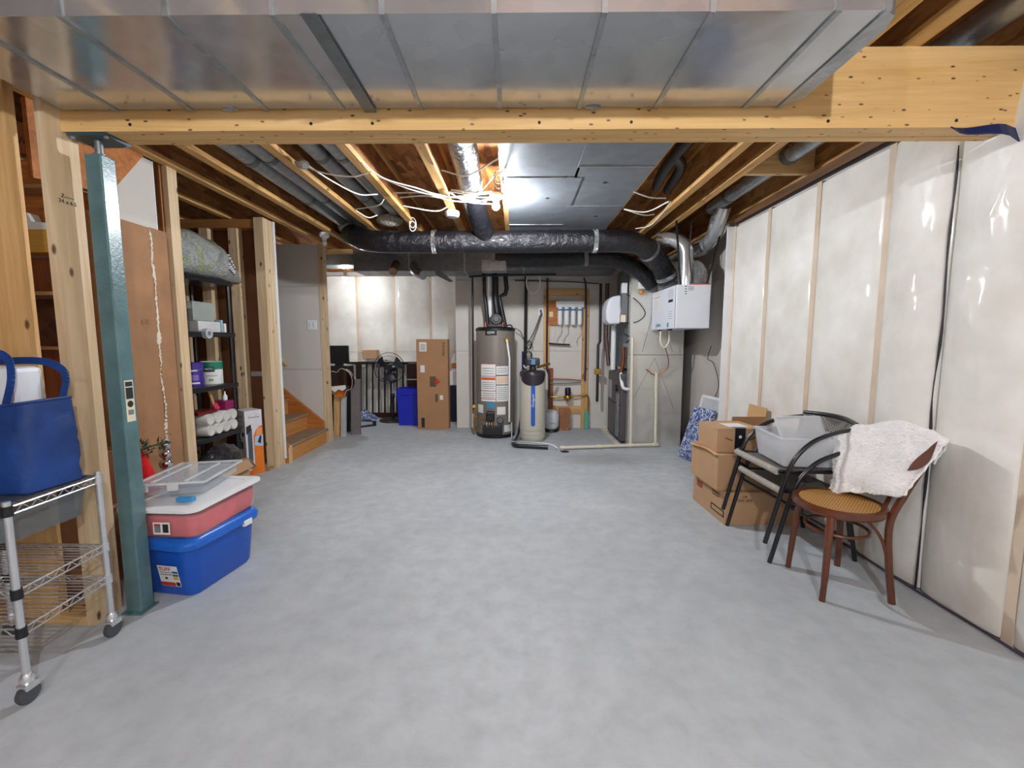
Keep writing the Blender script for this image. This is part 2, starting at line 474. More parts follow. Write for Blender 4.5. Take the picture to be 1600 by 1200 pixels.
struct('wall_left', bx(-4.3, -4.2, -2.2, 8.0, 0, 2.9), brown_z)
struct('wall_rear', bx(-4.2, 2.4, -2.3, -2.2, 0, 2.9), drywall)
struct('wall_rim_right', bx(2.34, 2.42, -2.2, 8.0, 2.6, 2.92), sub_osb)
struct('wall_rim_back', bx(-4.2, 2.34, 7.9, 8.0, 2.6, 2.92), sub_osb)

# ---- stair walls
wsf = struct('wall_stair_far', bx(-4.2, -2.58, 5.665, 5.74, 0, 2.6), drywall)
for x0, x1, z0, z1 in ((-4.2,-2.57,0,.98), (-4.2,-2.57,.984,2.06), (-4.2,-2.57,2.064,2.6)):
    obj('drywall_panel', bx(x0, x1, 5.652, 5.665, z0, z1), drywall, wsf)
obj('end_stud', bx(-2.57, -2.505, 5.645, 5.745, 0, 2.6), lumber_z, wsf)
wsn = struct('wall_stair_near', bx(-3.5, -2.62, 4.575, 4.59, 0, 2.6), paper_back)
for x0, x1, y0, y1 in ((-2.66,-2.565,4.44,4.53), (-2.66,-2.565,4.535,4.625), (-2.94,-2.85,4.46,4.55), (-3.24,-3.15,4.46,4.55), (-3.5,-3.41,4.46,4.55)):
    obj('stud', bx(x0, x1, y0, y1, .04 if x0 < -2.7 else 0, 2.5 if x0 < -2.7 else 2.6), lumber_z, wsn)
obj('bottom_plate', bx(-3.5, -2.66, 4.46, 4.55, 0, .038), lumber_x, wsn)
obj('top_plate', bx(-3.5, -2.66, 4.45, 4.55, 2.5, 2.585), wood('dark_lumber_cross', (176,124,70), (140,92,46), 'x', .4), wsn)
obj('drywall_edge', bx(-2.562, -2.548, 4.6, 4.63, .06, 2.6), white_p, wsn)
obj('backing_strip', bx(-2.85, -2.66, 4.562, 4.575, .98, 1.03), M('pale_sheet_joint', (170,170,176), .8), wsn)
# closet under the upper stairs
struct('wall_closet', bx(-3.56, -3.5, 3.1, 4.6, 0, 2.6), dark_osb)
wl = struct('wall_left_partition', bx(-2.56, -2.545, 2.72, 3.1, 0, 2.6), drywall)
obj('stud', bx(-2.538, -2.5, 3.17, 3.258, 0, 2.6), lumber_z, wl)
obj('stud', bx(-2.64, -2.54, 3.15, 3.185, 0, 2.6), wood('shaded_lumber_upright', (170,112,64), (136,84,44), 'z', .4), wl)  # darker piece paints the shaded front face of the stud
obj('drywall_corner', bx(-2.562, -2.543, 3.098, 3.106, 0, 2.6), white_p, wl)

# ---- the near partition left of the post
wn = struct('wall_left_near', bx(-2.66, -2.045, 1.905, 2.04, 0, .038), lumber_x)
obj('stud', bx(-2.046, -2.008, 1.9, 2.04, .0, 2.6), lumber_z, wn)

obj('stud', bx(-2.36, -2.172, 1.9, 1.94, .038, 2.6), wood('golden_lumber_upright', (222,182,124), (192,146,88), 'z', 1.0), wn)
text('pencil_notes', 'Z-----\n24 x 6.5', .03, print_k, wn, (-2.006, 1.965, 1.98), (0,1,0), (0,0,1), .0006)

# ---- stairs down from the upper floor, seen at their foot
stt = thing('staircase', 'foot of the wooden staircase with dusty treads rising beside the drywall', 'stairs', (-2.55, 5.14, 0))
for i in range(6):
    x1 = -2.535-.25*i; z1 = .2*(i+1)
    obj('riser', bx(x1-.02, x1, 4.66, 5.6, .2*i, z1-.03), stair_w, stt)
    obj('tread', bx(x1-.27, x1+.02, 4.66, 5.6, z1-.03, z1), M('dusty_tread', (150,124,100), .8, 0, .12, 5), stt, bevel=.006)
obj('skirt_board', MB().prism([(-2.575,.0), (-2.575,.29), (-3.9,1.42), (-3.9,1.0), (-2.76,.0)], 5.602, 5.643, 'xz'), orange_x, stt)
obj('skirt_board', MB().prism([(-2.53,.0), (-2.53,.22), (-3.9,1.38), (-3.9,1.0), (-2.76,.0)], 4.634, 4.657, 'xz'), orange_x, stt)
obj('stair_newel', bx(-2.53, -2.5, 4.636, 4.66, 0, .2), lumber_z, stt)

# ---- risers and stringer of the stairs overhead at the left
sb = thing('upper_stair_back', 'reddish brown stair boards seen from behind between the near studs', 'stairs', (-3.0, 2.75, .9))
k = 0
for z0, z1, y, m in ((.9,1.3,2.78,brown_z), (1.32,1.62,2.72,dark_osb), (1.64,1.86,2.66,brown_z), (2.02,2.24,2.7,orange_x), (2.255,2.42,2.62,orange_x), (2.43,2.6,2.56,brown_z)):
    obj('riser_board', bx(-4.0, -2.58, y, y+.025, z0, z1), m, sb)
for z, y in ((1.3,2.62), (2.24,2.56), (1.62,2.5)):
    obj('tread_board', bx(-4.0, -2.58, y, y+.2, z, z+.02), wood('pale_tread_edge', (190,150,104), (160,116,72), 'x', .2), sb)
obj('ledger', bx(-4.0, -2.58, 2.54, 2.66, 1.87, 2.0), wood('yellow_lumber_cross', (206,160,70), (184,136,50), 'x', .4), sb)
obj('stringer', MB().prism([(2.3,2.2), (2.724,2.258), (3.0,2.598), (2.3,2.598)], -2.54, -2.515, 'yz'), orange_x, sb)
text('stamp_lettering', 'SCHWEIT', .07, print_k, sb, (-2.86, 2.558, 2.5), (1,0,-.12), (0,0,1), .0006)
solo('paperback_book', bx(-3.0, -2.94, 2.56, 2.64, 2.002, 2.1), M('red_book_cover', (168,36,30), .5), 'small red book standing on the yellow ledger behind the studs', 'book', bevel=.004)
solo('folded_paper', MB().prism([(-2.93,2.002), (-2.93,2.1), (-2.86,2.1), (-2.84,2.05), (-2.72,2.04), (-2.72,2.002)], 2.56, 2.62, 'xz'), paper, 'white folded paper lying on the yellow ledger behind the studs', 'paper')

# ================================================================== ceiling: subfloor on I-joists
ceil = struct('ceiling', bx(-4.2, 2.4, -2.2, 8.0, 2.902, 2.925), sub_osb)
JX = [-4.0, -3.5, -2.99, -2.52, -2.19, -1.64, -1.155, -.65, -.122, .94, 1.435, 1.655, 2.225]
web_me = fl_me = None
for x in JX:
    j = obj('joist', bx(x+.027, x+.037, -2.15, 7.85, ZJ+.036, 2.866), web_osb if x < .9 else osb('lit_joist_web_board', [(150,100,52), (184,132,74), (204,154,94), (166,114,62)], 26, .3), ceil)  # right-hand webs get a lighter colour in place of bounce light missing there
    obj('flange', bx(x, x+.064, -2.15, 7.85, ZJ, ZJ+.038), flange_y, j)
    obj('flange', bx(x, x+.064, -2.15, 7.85, 2.864, 2.902), flange_y, j)
for x0, x1, y, m in ((1.72,2.225,3.36,lumber_x), (-.586,-.122,6.3,lumber_x), (-.07,-.02,5.5,lumber_x)):
    obj('blocking', bx(x0, x1, y, y+.04, ZJ+.0, 2.8), m, ceil)

bm_ = thing('support_beam', 'long laminated timber beam with dark knots crossing above the teal post', 'beam', (.1, 2.035, 2.272))
for k in range(3):
    obj('ply', bx(-2.04+.004*(k == 1), 2.25, 1.97+.0435*k, 1.97+.0435*k+.0425, 2.272+.0015*(k % 2), 2.6), beam_w, bm_)
for x in (-1.7, -.9, -.63, .1, .5, 1.35, 1.9):
    obj('nail_plate', MB().lathe([(.0,0), (.007,0), (.007,.002), (0,.002)], (x, 1.968, 2.3), 8, 'y'), black_m, bm_)
pt = thing('support_post', 'teal painted square steel post with sticker and screw jack under the beam', 'post', (-1.902, 2.028, 0))
obj('post_tube', bx(-1.94, -1.864, 1.99, 2.066, .006, 2.19), teal, pt, bevel=.006)
obj('base_plate', bx(-1.955, -1.85, 1.975, 2.08, 0, .008), teal, pt)
obj('jack_screw', MB().lathe([(.022,2.19), (.022,2.2), (.016,2.2), (.016,2.262)], (-1.902, 2.028, 0), 12), galv_d, pt, smooth=True)
tp = obj('top_plate', bx(-1.99, -1.815, 1.972, 2.1, 2.258, 2.272), M('dark_teal_paint', (48,74,80), .45), pt)
for dx, dy in ((-.075,-.05), (.075,-.05), (-.075,.05), (.075,.05)):
    obj('bolt', MB().lathe([(.009,2.25), (.009,2.26)], (-1.9+dx, 2.035+dy, 0), 6), galv_m, tp)
sx = -1.8635
stk = obj('sticker', bx(sx-.0008, sx+.0004, 2.006, 2.052, .965, 1.165), M('cream_label', (222,212,186), .6), pt, label='cream rating sticker with black print')
obj('sticker_print', bx(sx, sx+.0008, 2.010, 2.048, 1.135, 1.158), print_k, stk)
obj('sticker_print', bx(sx, sx+.0008, 2.010, 2.048, 1.075, 1.13), print_k, stk)
obj('sticker_print', MB().lathe([(0,0), (.016,0), (.016,.0012), (0,.0012)], (sx-.0004, 2.029, 1.05), 14, 'x'), print_k, stk)
obj('sticker_print', bx(sx, sx+.0008, 2.014, 2.044, .998, 1.022), print_g, stk)

solo('sill_gasket', MB().slab(lambda u, v: (1.86+.36*u, 1.95-.02*v+.02*math.sin(9*u), 2.272-.004-.05*u*v-.02*v), 10, 4, (0,0,-.006)), M('navy_foam', (18,34,86), .6), 'navy blue gasket strip sagging under the beam end at the insulated wall', 'gasket')

# ---- sheet metal trunk duct running in front of the beam
DX = [-1.985, -1.742, -1.415, -1.086, -.752, -.414, -.069, .27, .599, .982, 1.13]
dk = thing('trunk_duct', 'shiny rectangular sheet metal duct running just above and before the beam', 'duct', (-.4, 1.68, 2.355))
for i in range(len(DX)-1):
    d = obj('duct_section', bx(DX[i]+.004, DX[i+1]-.004, 1.42, 1.955, 2.355, 2.585), galv('polished_galvanised_steel', (200,202,204), .17, 14, .1, .03), dk)
    obj('seam', bx(DX[i+1]-.009, DX[i+1]+.009, 1.414, 1.961, 2.349, 2.59), galv_m, d)
obj('end_cap', MB().prism([(1.13,1.42), (1.17,1.44), (1.19,1.5), (1.19,1.88), (1.17,1.935), (1.13,1.955)], 2.352, 2.587), galv_m, dk)
for i, (x, s) in enumerate(((-1.24,1), (.33,1))):
    obj('foil_patch', MB().ball((x, 1.952, 2.352), (.035, .012, .008), 10, 6), silverfoil, dk, smooth=True)
obj('hanger_strap', bx(-.66, -.61, 1.4, 1.965, 2.343, 2.348), galv_d, dk)

# ---- joist bay panned with sheet metal
pn = thing('joist_bay_pan', 'grey sheet metal pan of overlapping sheets closing the joist bay by the bulb', 'duct panel', (.45, 3.7, 2.585))
for k, (x0, x1, y0, y1) in enumerate(((-.075,.44,2.1,3.41), (-.075,.5,3.40,4.72), (-.075,.52,4.71,6.3), (.44,.985,2.1,3.2), (.46,.985,3.19,4.1), (.5,.985,4.09,5.0), (.5,.985,4.99,6.3))):
    z = 2.594-.003*(k % 2)
    s_ = obj('metal_sheet', bx(x0, x1, y0, y1, z-.0015, z+.0005), galv_f, pn)
    obj('screw_dimple', MB().ball((x0+(x1-x0)*(.6 if k % 2 else .45), y0+(y1-y0)*.35, z-.001), (.02, .025, .003), 8, 4), print_k, s_, smooth=True)
    obj('folded_edge', bx(x0, x1, y1-.02, y1-.006, z-.006, z), galv_m, s_)

# ---- round branch ducts lying in the joist bays
def pipe_in_bay(x, z, y0, y1, r, label, m=galv_m, grp='round metal ducts in the joist bays'):
    p = thing('round_duct', label, 'duct', (x, y0, z-r), group=grp)
    obj('pipe', MB().tube([(x, y0, z), (x, y1, z)], r, 18), m, p, smooth=True)
    y = y0+.3
    while y < y1:
        obj('joint_band', MB().tube([(x, y, z), (x, y+.05, z)], r+.005, 18), galv_d, p, smooth=True); y += .9
    return p
pipe_in_bay(-1.99, 2.72, 1.2, 5.45, .065, 'round metal duct nearer the stair wall in the first ducted joist bay')
pipe_in_bay(-1.84, 2.735, 1.2, 5.3, .065, 'round metal duct on the bulb side of the first ducted joist bay')
pipe_in_bay(-1.46, 2.74, 1.2, 4.9, .062, 'round metal duct nearer the stair wall in the second ducted joist bay')
pipe_in_bay(-1.3, 2.745, 1.2, 4.75, .062, 'round metal duct on the bulb side of the second ducted joist bay')
pipe_in_bay(2.02, 2.72, 1.2, 4.6, .062, 'round metal duct above the blocking beside the insulated wall')
fb = lambda c, r: MB().ball(c, r, 12, 8)
solo('foil_wrap', fb((-1.9, 5.1, 2.66), (.17, .13, .07)), foil('grey_mastic_wrap', (176,174,170), .7, .8, 14, 0, coat=0), 'grey mastic lump sealing the pair of ducts in the first ducted bay', 'duct seal', smooth=True)
solo('foil_wrap', fb((-1.37, 4.78, 2.66), (.15, .12, .065)), foil('white_wool_wrap', (214,208,192), .9, 1, 20, 0, coat=0), 'torn white insulation wrap at the end of the second pair of ducts', 'duct seal', smooth=True)

# ---- black jacketed flexible ducts
def flex(label, pts, r, straps, name='insulated_duct', n=16):
    P = spline(pts, 8)
    t = thing(name, label, 'duct', tuple(min(p[i] for p in P)-(r if i == 2 else 0) for i in range(3)))
    F_ = spline(pts, 26)
    jk = MB().tube(F_, r, 44)
    for q, p in enumerate(jk.v):
        c = F_[min(q//44, len(F_)-1)]
        k = 1+.05*nz(q//44*.06, r*9)+.07*(max(0, 1-abs(nz(p.x*9+p.z*4, p.y*9-p.z*5, p.z*11))*5)-.3)*(.5+nz(p.x*3, p.y*3, p.z*3))+.02*nz(p.x*40, p.y*40, p.z*40)
        jk.v[q] = c+(p-c)*k
    obj('jacket', jk, blackfoil, t, smooth=60)
    for f in straps:
        i = int(f*(len(P)-2))
        obj('foil_band', MB().tube([P[i], P[i]+(P[i+1]-P[i]).normalized()*.045], r*1.07, n), silverfoil, t, smooth=True)
    return t
flex('long black insulated duct running right across under the joists', [(-2.05,5.5,2.7), (-1.86,5.0,2.56), (-1.55,4.74,2.43), (-1.0,4.7,2.41), (0,4.7,2.41), (.9,4.7,2.415), (1.3,4.75,2.4), (1.56,4.95,2.3), (1.72,5.1,2.16), (1.78,5.14,2.06)], .115, (.08, .36, .56, .74, .93))
flex('second black insulated duct sagging lower behind the long one', [(-.3,5.35,2.35), (.2,5.35,2.34), (.6,5.33,2.34), (.95,5.3,2.36), (1.3,5.3,2.3), (1.52,5.32,2.18), (1.68,5.4,2.05)], .095, (.02, .45))
flex('short black insulated duct hanging in the joist bay before the bulb', [(-.37,1.2,2.75), (-.37,2.6,2.72), (-.38,3.4,2.71), (-.4,4.0,2.68), (-.36,4.5,2.55), (-.3,4.72,2.42)], .1, (.55,))
solo('junction_boot', bx(-.42, -.12, 5.26, 5.46, 2.2, 2.33), galv_m, 'galvanised square boot joining the lower black duct to the trunk', 'duct', bevel=.01)

# ---- trunk ducts near the utility wall
t2 = thing('trunk_duct', 'dull metal trunk duct crossing low in front of the plastic covered back wall', 'duct', (-1.2, 6.1, 2.3))
for x0, x1 in ((-2.2,-1.45), (-1.44,-.7), (-.69,.1), (.11,1.35)):
    obj('duct_section', bx(x0, x1, 5.9, 6.35, 2.3, 2.58), galv_d, t2)
    obj('seam', bx(x1-.01, x1+.015, 5.892, 6.358, 2.294, 2.59), galv_m, t2)
obj('branch_stub', MB().tube(spline([(-1.39,5.96,2.4), (-1.33,5.75,2.27), (-1.2,5.62,2.2)], 5), .06, 14), galv_m, t2, smooth=True)
obj('branch_stub', MB().tube([(-1.63,5.96,2.42), (-1.6,5.65,2.25)], .055, 14), M('brownish_metal', (150,120,96), .35, .8), t2, smooth=True)
solo('duct_bracket', MB().prism([(-1.1,2.3), (-1.02,2.3), (-.85,2.16), (-.9,2.15), (-1.08,2.24)], 5.88, 5.9, 'xz'), galv_d, 'grey angled hanger bracket under the dull trunk duct', 'bracket')
solo('gable_duct', bx(-3.6, -2.25, 6.0, 6.3, 2.4, 2.56), galv_m, 'bright metal duct beyond the stair wall near the second bulb', 'duct')
solo('cross_brace', bx(-3.3, -2.2, 5.85, 5.89, 2.52, 2.58), lumber_x, 'pale timber brace above the bright duct beyond the stair wall', 'timber')
# drain pipes in the bay beside the panned bay
for k, (p, l) in enumerate((([(1.2,2.2,2.76), (1.2,3.5,2.75), (1.24,3.95,2.72)], 'black drain pipe branching in the bay right of the metal pan'),
                            ([(1.2,3.4,2.75), (1.32,3.6,2.74), (1.37,4.05,2.72)], 'shorter black drain branch in the bay right of the metal pan'))):
    solo('drain_pipe', MB().tube(spline(p, 5), .042, 12), abs_m, l, 'pipe', smooth=True)

# ---- cables stapled under the joists
CB = [[(-1.498,3.094), (-1.4,3.173), (-1.203,3.257), (-1.063,3.258)], [(-1.475,3.139), (-1.386,3.355), (-1.295,3.633), (-1.172,3.743)],
      [(-1.075,3.098), (-.98,3.296), (-.789,3.494), (-.618,3.67), (-.266,3.93)], [(-1.038,3.358), (-.846,3.521), (-.621,3.686), (-.231,3.835)],
      [(-1.028,3.713), (-.763,3.609), (-.57,3.702), (-.197,3.721)], [(-1.005,3.827), (-.727,3.685), (-.48,3.832), (-.206,3.886)],
      [(-.567,3.686), (-.424,3.833), (-.213,4.01)], [(-.567,3.686), (-.321,3.613), (-.151,3.304)], [(-.534,3.641), (-.346,3.598), (-.205,3.674)],
      [(-.543,3.24), (-.357,3.241), (-.125,3.044)], [(-1.038,4.058), (-.752,4.099), (-.63,4.081)], [(-1.509,4.151), (-1.232,3.928), (-1.159,3.876)], [(-1.524,4.191), (-1.445,4.295), (-1.365,4.339)],
      [(.974,3.701), (1.117,3.734), (1.296,3.866)], [(1.013,4.175), (1.212,4.138), (1.355,3.953)], [(1.013,4.175), (1.212,4.237), (1.349,4.344)], [(1.315,4.877), (1.391,4.619), (1.374,4.179), (1.372,3.953)]]
CL = ['white cable leaving the cable clump level towards the second pair of ducts', 'white cable drooping from the cable clump to the second ducts', 'longest white cable sweeping across two joists to the bulb', 'white cable just below the longest one towards the bulb',
      'white cable running level into the lamp box', 'white cable sagging between joists under the lamp box', 'white cable dipping below the glowing bulb', 'white cable rising from the joist to the pan edge above the bulb', 'short white cable beside the lamp box',
      'thin white cable crossing the bay over the hanging black duct', 'thin white cable reaching the smoke alarm', 'white cable looping up over the white insulation wrap', 'white cable curling down behind the white insulation wrap',
      'white cable arching at the far edge of the metal pan', 'white cable from the metal pan to the next joist', 'white cable bending down from the metal pan edge', 'white cable running along the joist to the black duct']
for i, (p, l) in enumerate(zip(CB, CL)):
    pts = [(a, b, 2.588-(.035 if 0 < k < len(p)-1 else 0)) for k, (a, b) in enumerate(p)]
    solo('electrical_cable', MB().tube(spline(pts, 6), .0055, 6), cable_w, l, 'cable', 'cables under the joists', smooth=True)
solo('cable_clump', MB().ball((-1.5, 3.12, 2.585), (.05, .05, .03), 10, 6), foil('white_foam_blob', (214,212,206), .9, 1, 24, coat=0), 'white foam blob holding two cables on the joist', 'cable clamp', smooth=True)
for (x, y), l in (((-1.08,4.6), 'small coil of white cable hanging by the second joist'), ((-.13,3.35), 'little curl of white cable above the glowing bulb')):
    solo('cable_coil', MB().tube([(x+.035*math.cos(a), y, 2.53+.06*math.sin(a)+.003*k) for k, a in enumerate([2*PI*i/12 for i in range(24)])], .005, 6), cable_w, l, 'cable', smooth=True)

# ---- lamps
def lamp(x, y, z, label, strength, lit=True):
    t = thing('ceiling_lamp', label, 'lamp', (x, y, z-.035))
    obj('lamp_holder', MB().lathe([(0,z+.1), (.055,z+.1), (.058,z+.075), (.045,z+.06), (.028,z+.05), (.024,z+.03), (0,z+.03)], (x, y, 0), 20), white_p, t, smooth=True)
    m = glow('glowing_bulb', (246,249,255), strength) if lit else clear('unlit_bulb_glass', (232,236,240), .6, .2)
    obj('light_bulb', MB().lathe([(0,z-.034), (.014,z-.031), (.026,z-.02), (.031,z-.004), (.028,z+.012), (.018,z+.028), (.013,z+.04), (0,z+.04)], (x, y, 0), 16), m, t, smooth=True)
    return t
lamp(-.173, 3.78, 2.5, 'glowing bare bulb in a white holder beside the metal pan', LAMP_MAIN)
lamp(-2.73, 6.95, 2.3, 'glowing bulb beyond the stair wall by the plastic covered wall', LAMP_REAR)
lamp(-2.225, 5.08, 2.49, 'unlit bare bulb in a white holder above the stair foot', 0, False)
lamp(-.9, -.7, 2.5, 'added unseen fill bulb behind the viewpoint on the stair side', LAMP_FILL)  # unseen bulb and box, added to even out the light
lamp(.4, -.7, 2.5, 'glowing bare bulb behind the viewpoint on the insulated wall side', LAMP_NEAR)
solo('lamp_box', MB().lathe([(0,2.602), (.05,2.602), (.05,2.572), (0,2.572)], (-.173, 3.78, 0), 16), white_p, 'round white junction box above the glowing bulb', 'junction box', smooth=True)
solo('lamp_box', MB().lathe([(0,2.602), (.05,2.602), (.05,2.562), (0,2.562)], (-2.225, 5.08, 0), 16), white_p, 'round white junction box above the unlit bulb', 'junction box', smooth=True)
solo('lamp_box', MB().lathe([(0,2.602), (.05,2.602), (.05,2.572), (0,2.572)], (-.9, -.7, 0), 16), white_p, 'round white junction box above the added unseen fill bulb on the stair side', 'junction box', smooth=True)
solo('lamp_box', MB().lathe([(0,2.602), (.05,2.602), (.05,2.572), (0,2.572)], (.4, -.7, 0), 16), white_p, 'round white junction box behind the viewpoint on the insulated wall side', 'junction box', smooth=True)
solo('lamp_pole', bx(-2.75, -2.71, 6.93, 6.97, 2.372, 2.6), lumber_z, 'short timber block carrying the bulb beyond the stair wall', 'timber')
sm = thing('smoke_alarm', 'round white smoke alarm under the joists left of the bulb', 'smoke alarm', (-.62, 4.28, 2.55))
obj('alarm_body', MB().lathe([(0,2.60), (.07,2.60), (.07,2.575), (.06,2.555), (.035,2.548), (0,2.548)], (-.62, 4.28, 0), 24), white_p, sm, smooth=True)
obj('alarm_grille', MB().lathe([(.045,2.552), (.05,2.547), (.04,2.546)], (-.62, 4.28, 0), 20), print_g, sm)

solo('handrail_peg', MB().beam((-3.12,5.6,1.1), (-3.0,5.56,1.03), .03, .03), lumber_x, 'short wooden peg sticking out of the stair drywall', 'peg')
solo('peg_block', bx(-3.15, -3.09, 5.6, 5.652, 1.06, 1.14), lumber_x, 'small wooden block behind the peg on the stair drywall', 'block')

# ================================================================== utility corner
def cyl_patch(c, r, a0, a1, z0, z1, n=8):
    n = max(n, int(abs(a1-a0)*10))
    return MB().grid(lambda u, v: (c[0]+r*math.sin(a0+(a1-a0)*u), c[1]-r*math.cos(a0+(a1-a0)*u), z0+(z1-z0)*v), n, 1)
hc = (-.296, 6.15); HR = .275
wh = thing('water_heater', 'tall taupe gas water heater with warning labels beside the softener', 'water heater', (hc[0], hc[1], 0))
taupe = M('taupe_enamel', (128,120,112), .38, .1, .06, 3)
obj('tank', MB().lathe([(0,.05), (HR,.05), (HR,1.5), (0,1.5)], (hc[0], hc[1], 0), 40), taupe, wh, smooth=True)
obj('base_ring', MB().lathe([(0,0), (HR+.006,0), (HR+.006,.05), (0,.05)], (hc[0], hc[1], 0), 40), black_p, wh, smooth=True)
obj('top_cover', MB().lathe([(0,1.5), (HR+.008,1.5), (HR+.008,1.53), (HR-.02,1.55), (0,1.55)], (hc[0], hc[1], 0), 40), black_p, wh, smooth=True)
A = lambda u: math.asin(max(-1, min(1, (u-772.5)/31.0)))
Zt = lambda v: (684.5-v)/174*1.55
def hl(name, u0, u1, v0, v1, m, dr=.002, parent=wh, **k):
    return obj(name, cyl_patch(hc, HR+dr, A(u0), A(u1), Zt(v1), Zt(v0)), m, parent, smooth=True, **k)
lb = hl('warning_label', 751, 774, 567, 626, paper, label='white warning label with red rules')
for v0, v1 in ((567,568), (586,587), (609,610), (621.5,622.5)): hl('label_rule', 751, 774, v0, v1, print_r, .0035, lb)
hl('label_band', 751.5, 773.5, 588.5, 592.5, M('orange_print', (214,92,40), .6), .0035, lb)
for v in (574, 578, 582, 596, 599, 602, 605, 613, 616, 619): hl('label_text', 753, 772, v, v+.8, print_g, .0035, lb)
lb = hl('warning_label', 775, 793, 571, 626, paper)
for v0, v1 in ((584.5,586), (599.5,600.8)): hl('label_rule', 775, 793, v0, v1, print_k, .0035, lb)
hl('label_band', 776, 792, 587, 598, M('peach_print', (222,196,170), .7), .0035, lb)
for v in (574, 577, 580, 604, 607, 610, 613, 616, 619, 622): hl('label_text', 777, 791, v, v+.8, print_g, .0035, lb)
hl('round_sticker', 761, 771, 628, 636, M('blue_sticker', (40,150,206), .5))
hl('rating_label', 745, 754, 632, 645, paper); hl('rating_label', 776, 789, 634.5, 647, paper)
hl('rating_label', 787, 799, 664, 675, paper)
bd = hl('badge', 758, 776, 515.6, 523.5, print_k, .003, label='black maker badge with white letters')
text('badge_letters', 'GSW', .06, white_p, bd, (hc[0]-.05, hc[1]-HR-.006, Zt(519.5)), (1,0,0), (0,0,1))
gv = obj('gas_valve', bx(hc[0]-.12, hc[0]+.0, hc[1]-HR-.09, hc[1]-HR+.02, Zt(656), Zt(641)), black_p, wh, bevel=.015)
obj('valve_knob', MB().lathe([(0,0), (.035,0), (.03,-.03), (0,-.03)], (hc[0]-.06, hc[1]-HR-.09, Zt(648)), 16, 'y'), black_m, gv, smooth=True)
obj('igniter', MB().lathe([(0,.01), (.05,.01), (.05,-.03), (.036,-.045), (0,-.045)], (hc[0]+.075, hc[1]-HR, Zt(655)), 18, 'y'), M('grey_metal', (110,110,112), .4, .5), wh, smooth=True)
for i, x in enumerate((-.1, -.065, -.03)):
    obj('burner_tube', MB().tube(spline([(hc[0]+x, hc[1]-HR-.04, Zt(656)), (hc[0]+x-.01, hc[1]-HR-.07, Zt(661)), (hc[0]+x+.01, hc[1]-HR-.03, Zt(667))], 4), .008, 8), brass if i else galv_m, wh, smooth=True)
obj('burner_door', bx(hc[0]-.17, hc[0]+.105, hc[1]-HR-.045, hc[1]-HR+.06, Zt(678.5), Zt(664)), black_p, wh, bevel=.008)
obj('relief_valve', MB().lathe([(0,.0), (.035,0), (.035,-.03), (.016,-.04), (.016,-.06), (0,-.06)], (hc[0]+.165, hc[1]-.22, Zt(531)), 16, 'y'), brass, wh, smooth=True)
obj('relief_pipe', MB().tube([(hc[0]+.17, hc[1]-.265, Zt(531)), (hc[0]+.205, hc[1]-.265, Zt(560)), (hc[0]+.2, hc[1]-.265, Zt(658))], .014, 10), white_p, wh, smooth=True)
mo = obj('vent_blower', MB().lathe([(0,-.09), (.07,-.09), (.085,-.06), (.085,.06), (0,.06)], (hc[0]+.02, hc[1]-.05, 1.66), 22, 'y'), black_p, wh, smooth=True)
obj('blower_hub', MB().lathe([(0,-.115), (.035,-.115), (.04,-.09), (0,-.09)], (hc[0]+.02, hc[1]-.05, 1.66), 16, 'y'), M('dull_grey_plastic', (92,92,98), .5), mo, smooth=True)
obj('blower_base', bx(hc[0]-.1, hc[0]+.12, hc[1]-.12, hc[1]+.05, 1.55, 1.6), black_p, wh, bevel=.01)
obj('vent_pipe', MB().tube([(hc[0]+.03, hc[1], 1.7), (hc[0]+.0, hc[1], 1.95), (hc[0]+.0, hc[1], 2.297)], .045, 14), abs_m, wh, smooth=True)
obj('vent_pipe', MB().tube([(hc[0]+.14, hc[1]+.02, 1.56), (hc[0]+.1, hc[1]+.02, 1.75), (hc[0]+.05, hc[1]+.02, 1.98), (hc[0]+.14, hc[1]+.02, 2.02), (hc[0]+.16, hc[1]+.02, 2.1), (hc[0]+.14, hc[1]+.02, 2.297)], .032, 12), abs_m, wh, smooth=True)
obj('inlet_pipe', MB().tube([(hc[0]-.11, hc[1], 1.55), (hc[0]-.13, hc[1], 1.85), (hc[0]-.16, hc[1], 2.02), (hc[0]-.16, hc[1], 2.297)], .03, 12), abs_m, wh, smooth=True)
obj('inlet_pipe', MB().tube([(hc[0]-.08, hc[1]+.06, 1.7), (hc[0]-.08, hc[1]+.06, 2.297)], .03, 12), white_p, wh, smooth=True, label='white vent pipe')
for x in (-.13, .11):
    obj('copper_nipple', MB().tube([(hc[0]+x, hc[1]-.13, 1.55), (hc[0]+x, hc[1]-.13, 1.62)], .014, 10), copper, wh, smooth=True)
obj('handle_loop', MB().tube(arc((hc[0]+.2, hc[1]-.1, 1.55), .04, 0, PI, 8, lambda x, y: (x, 0, y*.8)), .009, 8), black_p, wh, smooth=True)
gs = thing('gas_pipe', 'thin black gas pipe dropping down the left side of the water heater', 'pipe', (-.615, 6.1, 0))
obj('pipe', MB().tube([(-.615,6.1,.32), (-.615,6.1,2.27)], .016, 10), abs_m, gs, smooth=True)
obj('valve', MB().ball((-.6, 6.07, .42), (.03, .03, .028), 10, 6), M('yellow_valve', (214,170,40), .4), gs, smooth=True)
obj('drip_leg', MB().tube([(-.6,6.05,.05), (-.6,6.05,.38)], .014, 10), brass, gs, smooth=True)
obj('supply_tube', MB().tube(spline([(-.6,6.06,.3), (-.52,5.9,.26), (-.42,5.86,.3)], 5), .01, 8), brass, gs, smooth=True)
obj('cross_run', MB().tube([(-.66,6.1,2.25), (-.4,6.06,2.265), (.55,6.06,2.275)], .016, 10), abs_m, gs, smooth=True)

